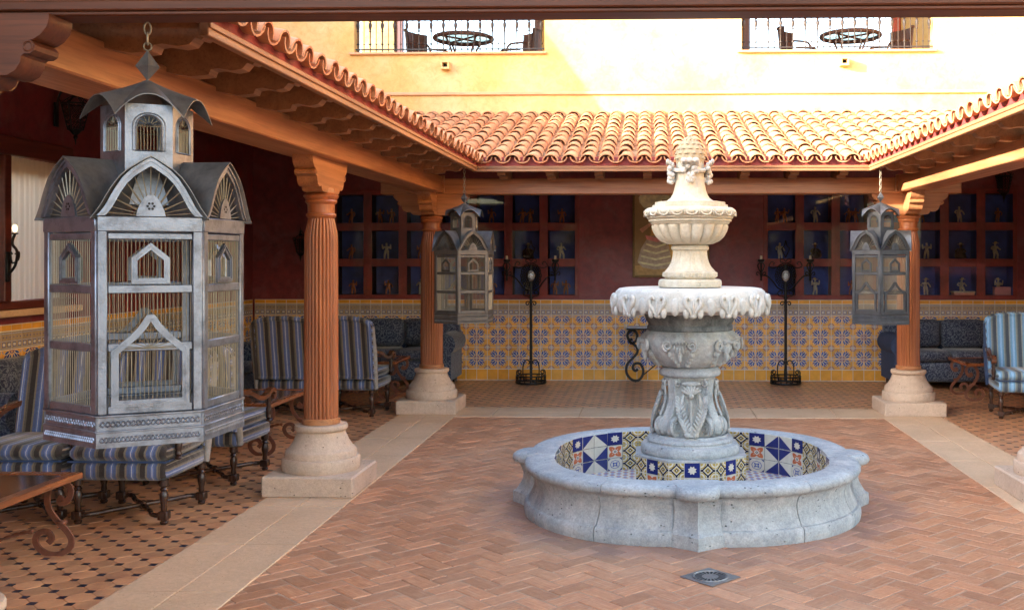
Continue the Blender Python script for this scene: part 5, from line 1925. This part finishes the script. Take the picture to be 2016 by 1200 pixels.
# console on an iron scroll bracket behind the fountain
cn = thing('console_table', 'blue tiled console shelf on black iron scroll legs behind the fountain', 'console', (.30, 14.34, 0))
q = MB(); q.box(-.60, .60, -.19, .19, .735, .755, .004); q.build('shelf_edge', M['iron'], cn)
q = MB()
for i in range(8):
    for j in range(2):
        q.box(-.595 + i * .149, -.595 + i * .149 + .146, -.185 + j * .185, -.185 + j * .185 + .182, .7555, .768, .002)
q.build('shelf_tiles', M['g_grey'], cn)
for sx in (-1, 1):
    x0 = sx * .53
    f = -sx
    q = MB()
    P = [(.06, .60), (.02, .57), (.055, .54), (.115, .58), (.125, .66), (.08, .715), (.02, .705), (-.01, .64), (.03, .56), (.11, .50), (.13, .42), (.07, .34), (-.01, .25), (-.02, .13), (.05, .04), (.14, .03), (.20, .10), (.205, .19), (.16, .26), (.09, .255), (.065, .20), (.10, .16), (.135, .185)]
    q.bar(cubic([(x0 + f * (x - .05), -.02, z) for x, z in P], 4), .035, .016, up=(0, 1, 0))
    q.tube([(x0 + f * .13, -.02, .08), (x0 + f * .42, -.02, .32)], .009, 6)
    q.sphere((x0 + f * .05, -.02, .018), .018, 8, 6)
    q.build('scroll_leg', M['iron'], cn, 50)

# iron candelabra floor lamps
def candelabra(loc, rz, label):
    t = thing('candelabra', label, 'floor lamp', loc, rz, 'black wrought iron candelabra against the back wall')
    q = MB(1.45)
    def hoop(r, z, th=.007):
        q.tube([(r * math.cos(a), r * math.sin(a), z) for a in [2 * PI * k / 28 for k in range(28)]], th, 6, closed=True)
    hoop(.2, .02, .010); hoop(.2, .11); hoop(.2, .065, .004)
    for k in range(16):
        a = 2 * PI * k / 16
        q.tube([(.2 * math.cos(a), .2 * math.sin(a), .02), (.2 * math.cos(a), .2 * math.sin(a), .11)], .005, 5)
    for k in range(4):
        a = k * PI / 2 + .3
        q.tube([(0, 0, .04), (.2 * math.cos(a), .2 * math.sin(a), .04)], .008, 5)
    q.build('base_ring', M['iron'], t, 60)
    q = MB(1.45)
    for k in range(4):
        a = k * PI / 2
        P = [(.19, .11)] + [(.16 + x, .16 + z) for x, z in spiral(0, 0, .035, .012, 0, 2.6 * PI, 12)]
        q.tube([(r * math.cos(a), r * math.sin(a), z) for r, z in P], .006, 6)
        P = [(.10, .04), (.11, .15), (.105, .26), (.075, .315), (.04, .32), (.02, .29), (.035, .265)]
        q.tube(cubic([(r * math.cos(a), r * math.sin(a), z) for r, z in P], 3), .006, 6)
    q.build('base_scroll', M['iron'], t, 60)
    q = MB(1.45); q.tube([(0, 0, .03), (0, 0, 1.62)], .0135, 10)
    for z in (.3, .335, .42, 1.0, 1.05, 1.26):
        q.sphere((0, 0, z), (.024, .024, .016), 10, 6)
    q.build('pole', M['iron'], t, 60)
    q = MB(1.45)
    for sx in (-1, 1):
        P = [(sx * (.045 + x), 1.09 + z) for x, z in spiral(0, 0, .035, .01, PI, -1.2 * PI, 12)]
        q.tube([(x, 0, z) for x, z in P], .006, 6)
        P = [(0, 1.13), (sx * .03, 1.18), (sx * .09, 1.20), (sx * .105, 1.24), (sx * .07, 1.27), (sx * .04, 1.245), (sx * .06, 1.225)]
        q.tube(cubic([(x, 0, z) for x, z in P], 3), .006, 6)
        P = [(0, 1.26), (sx * .10, 1.30), (sx * .16, 1.38), (sx * .24, 1.46), (sx * .33, 1.475)]
        q.tube(cubic([(x, 0, z) for x, z in P], 4), .007, 6)
        P = [(sx * .07, 1.60), (sx * .16, 1.575), (sx * .22, 1.60), (sx * .19, 1.66), (sx * .15, 1.64), (sx * .17, 1.62)]
        q.tube(cubic([(x, 0, z) for x, z in P], 3), .005, 6)
        P = [(0, 1.66), (sx * .035, 1.70), (sx * .07, 1.69), (sx * .065, 1.65), (sx * .04, 1.66)]
        q.tube(cubic([(x, 0, z) for x, z in P], 3), .005, 6)
        P = [(0, 1.72), (sx * .03, 1.78), (sx * .05, 1.84), (sx * .02, 1.87), (0, 1.95)]
        q.tube(cubic([(x, 0, z) for x, z in P], 3), .005, 6)
        # scrolled cup holder
        for s2 in (-1, 1):
            P = [(0, 1.44), (s2 * .02, 1.50), (s2 * .055, 1.52), (s2 * .06, 1.485), (s2 * .035, 1.48)]
            q.tube(cubic([(sx * .33 + x, 0, z) for x, z in P], 3), .005, 5)
            P = [(0, 1.50), (s2 * .03, 1.56), (s2 * .045, 1.61), (s2 * .02, 1.645), (0, 1.65)]
            q.tube(cubic([(sx * .33 + x, 0, z) for x, z in P], 3), .006, 5)
        q.tube([(sx * .33, 0, 1.40), (sx * .33, 0, 1.66)], .010, 6)
    q.build('scroll_arms', M['iron'], t, 60)
    # pierced oval shield
    q = MB(1.45)
    for r, k in ((.07, 1.0), (.10, 1.0), (.125, 1.0), (.15, 1.0)):
        n = 48
        q.tube([((r + .006 * math.cos(14 * a)) * math.cos(a) * .92, .0, 1.47 + (r + .006 * math.cos(14 * a)) * math.sin(a) * 1.15) for a in [2 * PI * j / n for j in range(n)]], .0045, 5, closed=True)
    for j in range(26):
        a = 2 * PI * j / 26
        q.tube([(.065 * math.cos(a) * .92, 0, 1.47 + .065 * math.sin(a) * 1.15), (.155 * math.cos(a + .15) * .92, 0, 1.47 + .155 * math.sin(a + .15) * 1.15)], .004, 4)
    q.build('shield', M['iron'], t, 60)
    q = MB(1.45); q.sphere((0, -.018, 1.47), (.058, .022, .078), 16, 10); 
    for j in range(14):
        a = 2 * PI * j / 14
        q.sphere((.035 * math.cos(a), -.035, 1.47 + .046 * math.sin(a)), .010, 6, 5)
    q.build('medallion', M['pewter'], t, 60)
    for sx in (-1, 1):
        q = MB(1.45); q.lathe([(.012, 1.645), (.045, 1.66), (.052, 1.69), (.050, 1.692), (.04, 1.67), (.01, 1.66)], 14, M=T(sx * .33)); q.build('candle_cup', M['iron'], t, 50)
        q = MB(1.45); q.lathe([(.016, 1.665), (.016, 1.735), (.012, 1.742)], 10, M=T(sx * .33)); q.build('candle', M['candle'], t, 50)
    return t
c1 = candelabra((-1.60, 14.15, 0), R(4), 'black iron candelabra left of the fountain before the niche wall')
dup(c1, (1.86, 14.18, 0), R(-3), 'black iron candelabra right of the fountain before the niche wall', 'black wrought iron candelabra against the back wall')

# ------------------------------------------------------------------ painting (plain dancer, own composition)
pt = thing('painting', 'dark framed painting of a dancer in a ruffled skirt behind the fountain', 'painting', (.315, WYB - .03, 0))
q = MB()
for a in (-1, 1):
    q.box(a * .535 - (.03 if a > 0 else 0), a * .535 + (.03 if a < 0 else 0), -.02, .022, 1.44, 2.80, .005)
q.box(-.5045, .5045, -.02, .022, 1.44, 1.47, .005); q.box(-.5045, .5045, -.02, .022, 2.77, 2.80, .005)
q.build('frame', M['brass'], pt)
q = MB(); q.box(-.504, .504, .0, .02, 1.471, 2.769)
cv = q.build('canvas', M['p_bg'], pt)
PM = [M['p_floor'], M['p_cream'], M['p_pink'], M['p_grey'], M['p_gold'], M['p_dark'], M['p_skin']]
q = MB()
def pp(pts, lv, mi):
    q.poly([(x, -.0008 * lv, z) for x, z in pts], mi)
def blob(cx, cz, rx, rz_, lv, mi, n=14, wob=.12):
    pp([(cx + rx * math.cos(a) * (1 + wob * math.sin(3 * a + cx * 9)), cz + rz_ * math.sin(a) * (1 + wob * math.sin(5 * a))) for a in [2 * PI * k / n for k in range(n)]], lv, mi)
pp([(-.504, 1.471), (.504, 1.471), (.504, 1.62), (.1, 1.66), (-.504, 1.60)], 1, 0)
pp([(.05, 1.64), (.504, 1.60), (.504, 2.769), (.18, 2.769), (.10, 2.2)], 1, 5)
blob(-.28, 2.55, .16, .16, 2, 1); blob(-.05, 2.62, .13, .11, 2, 1); blob(.22, 2.3, .2, .24, 2, 3); blob(.33, 1.85, .15, .25, 2, 4)
pp([(-.47, 1.66), (-.40, 1.58), (-.24, 1.55), (-.08, 1.56), (.04, 1.62), (.06, 1.70), (-.10, 2.02), (-.31, 2.02), (-.42, 1.84)], 3, 3)
for i in range(4):
    z = 1.64 + i * .085; w = .25 - .035 * i
    pp([(-.21 - w, z), (-.21, z - .05), (-.21 + w, z), (-.21 + w * .95, z + .025), (-.21, z - .02), (-.21 - w * .95, z + .025)], 4 + i * .1, 1)
pp([(-.34, 1.97), (-.20, 1.93), (-.07, 1.96), (-.05, 2.02), (-.20, 1.99), (-.36, 2.03)], 5, 2)
pp([(-.29, 2.02), (-.12, 2.02), (-.14, 2.20), (-.26, 2.20)], 5, 4)
blob(-.20, 2.26, .055, .065, 6, 6, wob=.03); blob(-.20, 2.30, .065, .045, 7, 5, wob=.05)
pp([(-.14, 2.18), (-.02, 2.05), (.04, 2.10), (-.12, 2.21)], 6, 6); pp([(-.26, 2.18), (-.40, 2.06), (-.44, 2.11), (-.28, 2.21)], 6, 6)
pp([(.0, 2.0), (.05, 1.62), (.02, 1.60), (-.04, 1.95)], 6, 4)
q.build('painted_figure', PM, cv)

# ------------------------------------------------------------------ wall lanterns
def lantern(loc, rz, s, label):
    t = thing('wall_lantern', label, 'lantern', loc, rz, 'black iron lanterns on the burgundy walls')
    t.scale = (s, s, s)
    q = MB()
    def hx_(r, z):
        return [(r * math.cos(k * PI / 3), r * math.sin(k * PI / 3), z) for k in range(6)]
    top, bot = hx_(.16, .18), hx_(.085, -.14)
    for k in range(6):
        q.tube([top[k], bot[k]], .008, 5)
        q.tube([top[k], top[(k + 1) % 6]], .010, 5); q.tube([bot[k], bot[(k + 1) % 6]], .009, 5)
        a, b2 = Vector(top[k]), Vector(top[(k + 1) % 6]); c, d = Vector(bot[k]), Vector(bot[(k + 1) % 6])
        for j in range(5):
            for i in range(3):
                u, v = (i + .5) / 3, (j + .5) / 5
                p = (a * (1 - u) + b2 * u) * (1 - v) + (c * (1 - u) + d * u) * v
                rr = .022 - .002 * j
                n = (p - Vector((0, 0, p.z))).normalized(); tx = Vector((-n.y, n.x, 0))
                q.tube([p + tx * rr * math.cos(w) + Vector((0, 0, rr * 1.3 * math.sin(w))) for w in [2 * PI * m / 8 for m in range(8)]], .0045, 4, closed=True)
        q.tube([top[k], (top[k][0] * 1.12, top[k][1] * 1.12, .23)], .007, 4)
        q.tube(cubic([top[k], (top[k][0] * .6, top[k][1] * .6, .24), (0, 0, .30)], 3), .007, 5)
    q.build('cage_body', M['iron'], t, 60)
    q = MB(); q.lathe([(.03, .26), (.05, .29), (.02, .32), (.03, .34), (.012, .37), (.004, .46)], 10); q.lathe([(.085, -.14), (.05, -.18), (.02, -.21), (.03, -.235), (.012, -.26), (.004, -.33)], 10); q.build('finial', M['iron'], t, 50)
    q = MB(); q.tube(cubic([(0, 0, .30), (0, .10, .38), (0, .20, .30), (0, .245, .1)], 4), .012, 6); q.box(-.05, .05, .235, .25, -.1, .2, .004); q.build('wall_bracket', M['iron'], t, 50)
    return t
lantern((WXL + .20, 9.66, 3.02), PI / 2, .76, 'black pierced iron lantern on the left wall beside the near birdcage turret')
lantern((4.86, WYB - .19, 2.70), 0, .72, 'black pierced iron lantern high at the right end of the niche wall')
lantern((-4.86, WYB - .17, 1.86), 0, .62, 'dim iron lantern on the dark wall left of the near column')

# ------------------------------------------------------------------ curtained window on the left wall
wd = thing('window', 'dark framed window with pale curtains at the left picture edge', 'window', (WXL, 8.95, 0))
q = MB()
y0, y1 = -1.35, .78
q.box(.0, .09, y0 - .1, y1 + .1, 2.60, 2.76, .01); q.box(.0, .12, y0 - .1, y1 + .1, 1.26, 1.33, .01)
q.box(.0, .08, y1, y1 + .1, 1.331, 2.599, .008); q.box(.0, .08, y0 - .1, y0, 1.331, 2.599, .008)
q.build('frame', M['wood_frame'], wd)
q = MB(); q.box(.0, .15, y0 - .15, y1 + .15, 1.20, 1.2595, .008); q.build('sill', M['border'], wd)
for y in (-.12, -.80):
    q = MB(); q.box(.0, .075, y - .05, y + .05, 1.331, 2.599, .006); q.build('mullion', M['wood_frame'], wd)
for a, b2 in ((-.06, .775), (-.745, -.18), (-1.34, -.86)):
    q = MB(); n = 60; vs = []
    for i in range(n + 1):
        yy = a + (b2 - a) * i / n
        x = .018 + .010 * math.sin(i * 1.15) + .004 * math.sin(i * .37)
        vs += [(x, yy, 1.335), (x, yy, 2.595)]
    q.add(vs, [(2 * i, 2 * i + 2, 2 * i + 3, 2 * i + 1) for i in range(n)])
    q.build('curtain', M['curtain'], wd, 80)
q = MB(); q.box(.052, .056, y0, y1, 1.331, 2.599); q.build('glass_pane', M['glass'], wd)
sc = thing('wall_sconce', 'small lit sconce with a dark bracket on the window mullion', 'sconce', (WXL + .09, 8.80, 1.86))
q = MB(); q.tube(cubic([(.0, 0, -.30), (.05, .02, -.22), (.08, 0, -.1), (.05, -.02, -.03), (.06, 0, .05)], 4), .012, 6); q.box(-.01, .01, -.025, .025, -.36, -.1, .004)
for s_ in (-1, 1):
    q.tube(cubic([(.04, 0, -.2), (.06, s_ * .05, -.17), (.06, s_ * .06, -.10), (.05, s_ * .02, -.12)], 3), .007, 5)
q.build('bracket', M['iron'], sc, 60)
q = MB(); q.lathe([(.022, .05), (.030, .058), (.018, .065)], 10, M=T(.06)); q.build('cup', M['iron'], sc, 60)
q = MB(); q.sphere((.06, 0, .10), (.022, .022, .035), 10, 8); q.build('bulb', M['bulb'], sc, 60)

# ------------------------------------------------------------------ figurines in the niches
def fig_mesh(kind, var):
    q = MB()
    s = 1.0
    rnd = random.Random(var * 17 + len(kind))
    bend = rnd.uniform(-.02, .02)
    if kind == 'seated':
        q.lathe([(.06, 0), (.085, .01), (.08, .05), (.05, .06)], 10)
        q.tube([(0, 0, .05), (0, .0, .11), (0, 0, .155)], [.045, .038, .022], 9)
        q.sphere((0, 0, .185), (.022, .022, .028), 8, 6)
        for sx in (-1, 1):
            q.tube(cubic([(sx * .035, 0, .14), (sx * .07, -.03, .10), (sx * .03, -.06, .09)], 3), [.014] * 6 + [.010], 6)
            q.tube(cubic([(sx * .03, -.02, .06), (sx * .06, -.07, .065), (sx * .05, -.09, .01)], 3), [.02] * 6 + [.012], 6)
    else:
        sp = rnd.uniform(.02, .035)
        for sx in (-1, 1):
            q.tube([(sx * sp, rnd.uniform(-.02, .01), 0), (sx * sp * .9, rnd.uniform(-.02, 0), .055), (sx * .014 + bend, 0, .115)], [.012, .015, .020], 7)
            q.sphere((sx * sp, -.014, .006), (.011, .02, .007), 6, 4)
            mode = rnd.choice((0, 0, 1, 1, 0, 2))
            tgt = [(sx * .05, -.05, .13), (sx * .065, -.01, .11), (sx * .06, -.03, .21)][mode]
            q.tube(cubic([(sx * .032 + bend, 0, .178), (sx * .058 + bend, -.01, .145), tgt], 3), [.011] * 6 + [.008], 6)
        q.tube([(bend, 0, .10), (bend, 0, .135), (bend, -.004, .172), (bend * .8, 0, .192)], [.026, .024, .032, .012], 10)
        q.sphere((bend * .7, -.002, .212), (.017, .019, .022), 9, 7)
        if kind == 'horn':
            q.sphere((bend, -.05, .16), (.03, .02, .022), 8, 6)
    return q
FV = {}
for kd, mt, nm in (('stand', M['clay_fig'], 'clay_figurine'), ('horn', M['white_fig'], 'white_figurine'), ('seated', M['dark_fig'], 'seated_figurine')):
    for v in range(3):
        FV[(kd, v)] = fig_mesh(kd, v).mesh(nm, mt, 60)
hatq = MB(); hatq.lathe([(.045, 0), (.046, .004), (.02, .008), (.018, .024), (.004, .028)], 12)
hat_me = hatq.mesh('hat', M['straw'], 50)
content = {
    (0, 0, 0): 'c', (0, 1, 0): 'cc', (0, 2, 0): 'c', (0, 3, 0): 'c', (0, 4, 0): 'c', (0, 5, 0): 'cc', (0, 6, 0): 'c',
    (0, 0, 1): 'c', (0, 1, 1): 'w', (0, 2, 1): 'c', (0, 3, 1): 'c', (0, 4, 1): 'c', (0, 5, 1): 's', (0, 6, 1): 'w',
    (0, 0, 2): 'c', (0, 1, 2): 'c', (0, 2, 2): 'w', (0, 3, 2): 'c', (0, 4, 2): 'c', (0, 5, 2): 'w', (0, 6, 2): 'cc',
    (1, 0, 0): 'cc', (1, 1, 0): 'w', (1, 2, 0): 'cc', (1, 5, 0): 'w', (1, 6, 0): 'c', (1, 4, 0): 'c',
    (1, 0, 1): 'w', (1, 1, 1): 's', (1, 4, 1): 'w', (1, 5, 1): 's', (1, 6, 1): 'h',
    (1, 1, 2): 'h', (1, 4, 2): 'h', (1, 5, 2): 'h', (1, 6, 2): 'h', (1, 2, 2): 'c'}
ORD = ['first', 'second', 'third', 'fourth', 'fifth', 'sixth', 'seventh']
ROW = ['top', 'middle', 'bottom']
gi = 0
for (b_, i, r), cs in content.items():
    x, y, z = niche_pos[(b_, i, 2 - r)]
    for n, ch in enumerate(cs):
        gi += 1
        dx = 0 if len(cs) == 1 else (-.075 if n == 0 else .075)
        kd = {'c': 'stand', 'w': 'horn', 's': 'seated', 'h': 'horn'}[ch]
        nm, desc = {'c': ('figurine', 'terracotta figurine'), 'w': ('figurine', 'white clad figurine'), 's': ('figurine', 'dark seated figurine'), 'h': ('figurine', 'figurine in a straw hat')}[ch]
        pr_ = '' if len(cs) == 1 else (', left one' if n == 0 else ', right one')
        o = place(nm, FV[(kd, gi % 3)], None, (x + dx + random.uniform(-.03, .03), y - .02, z + .0035), random.uniform(-.5, .5))
        sc_ = .86 if ch == 'c' else .95
        o.scale = (sc_, sc_, sc_)
        tag(o, '%s, %s row, %s niche, %s of the painting%s' % (desc, ROW[r], ORD[i], 'left' if b_ == 0 else 'right', pr_), 'figurine', 'small figurines in the blue wall niches')
        if ch in 'hs':
            place('hat', hat_me, o, (0, 0, .222 if ch == 'h' else .205))
# books and box among the right figurines
x, y, z = niche_pos[(1, 5, 0)]
bk = thing('book_stack', 'two flat books in the lower right niche, white over pink', 'books', (x + .03, y - .03, z + .002))
q = MB(); q.box(-.14, .14, -.07, .07, 0, .03, .002); q.build('pink_book', M['pinkbox'], bk)
q = MB(); q.box(-.15, .15, -.075, .075, .0305, .05, .002); q.build('white_book', M['white_fig'], bk)
x, y, z = niche_pos[(1, 6, 0)]
bx = thing('card_box', 'pink card box in the lowest right corner niche', 'box', (x + .06, y - .05, z + .002))
q = MB(); q.box(-.11, .11, -.05, .05, 0, .10, .003); q.build('box_body', M['pinkbox'], bx)
q = MB(); q.box(-.113, .113, -.053, .053, .1005, .112, .002); q.build('box_lid', M['pinkbox'], bx)
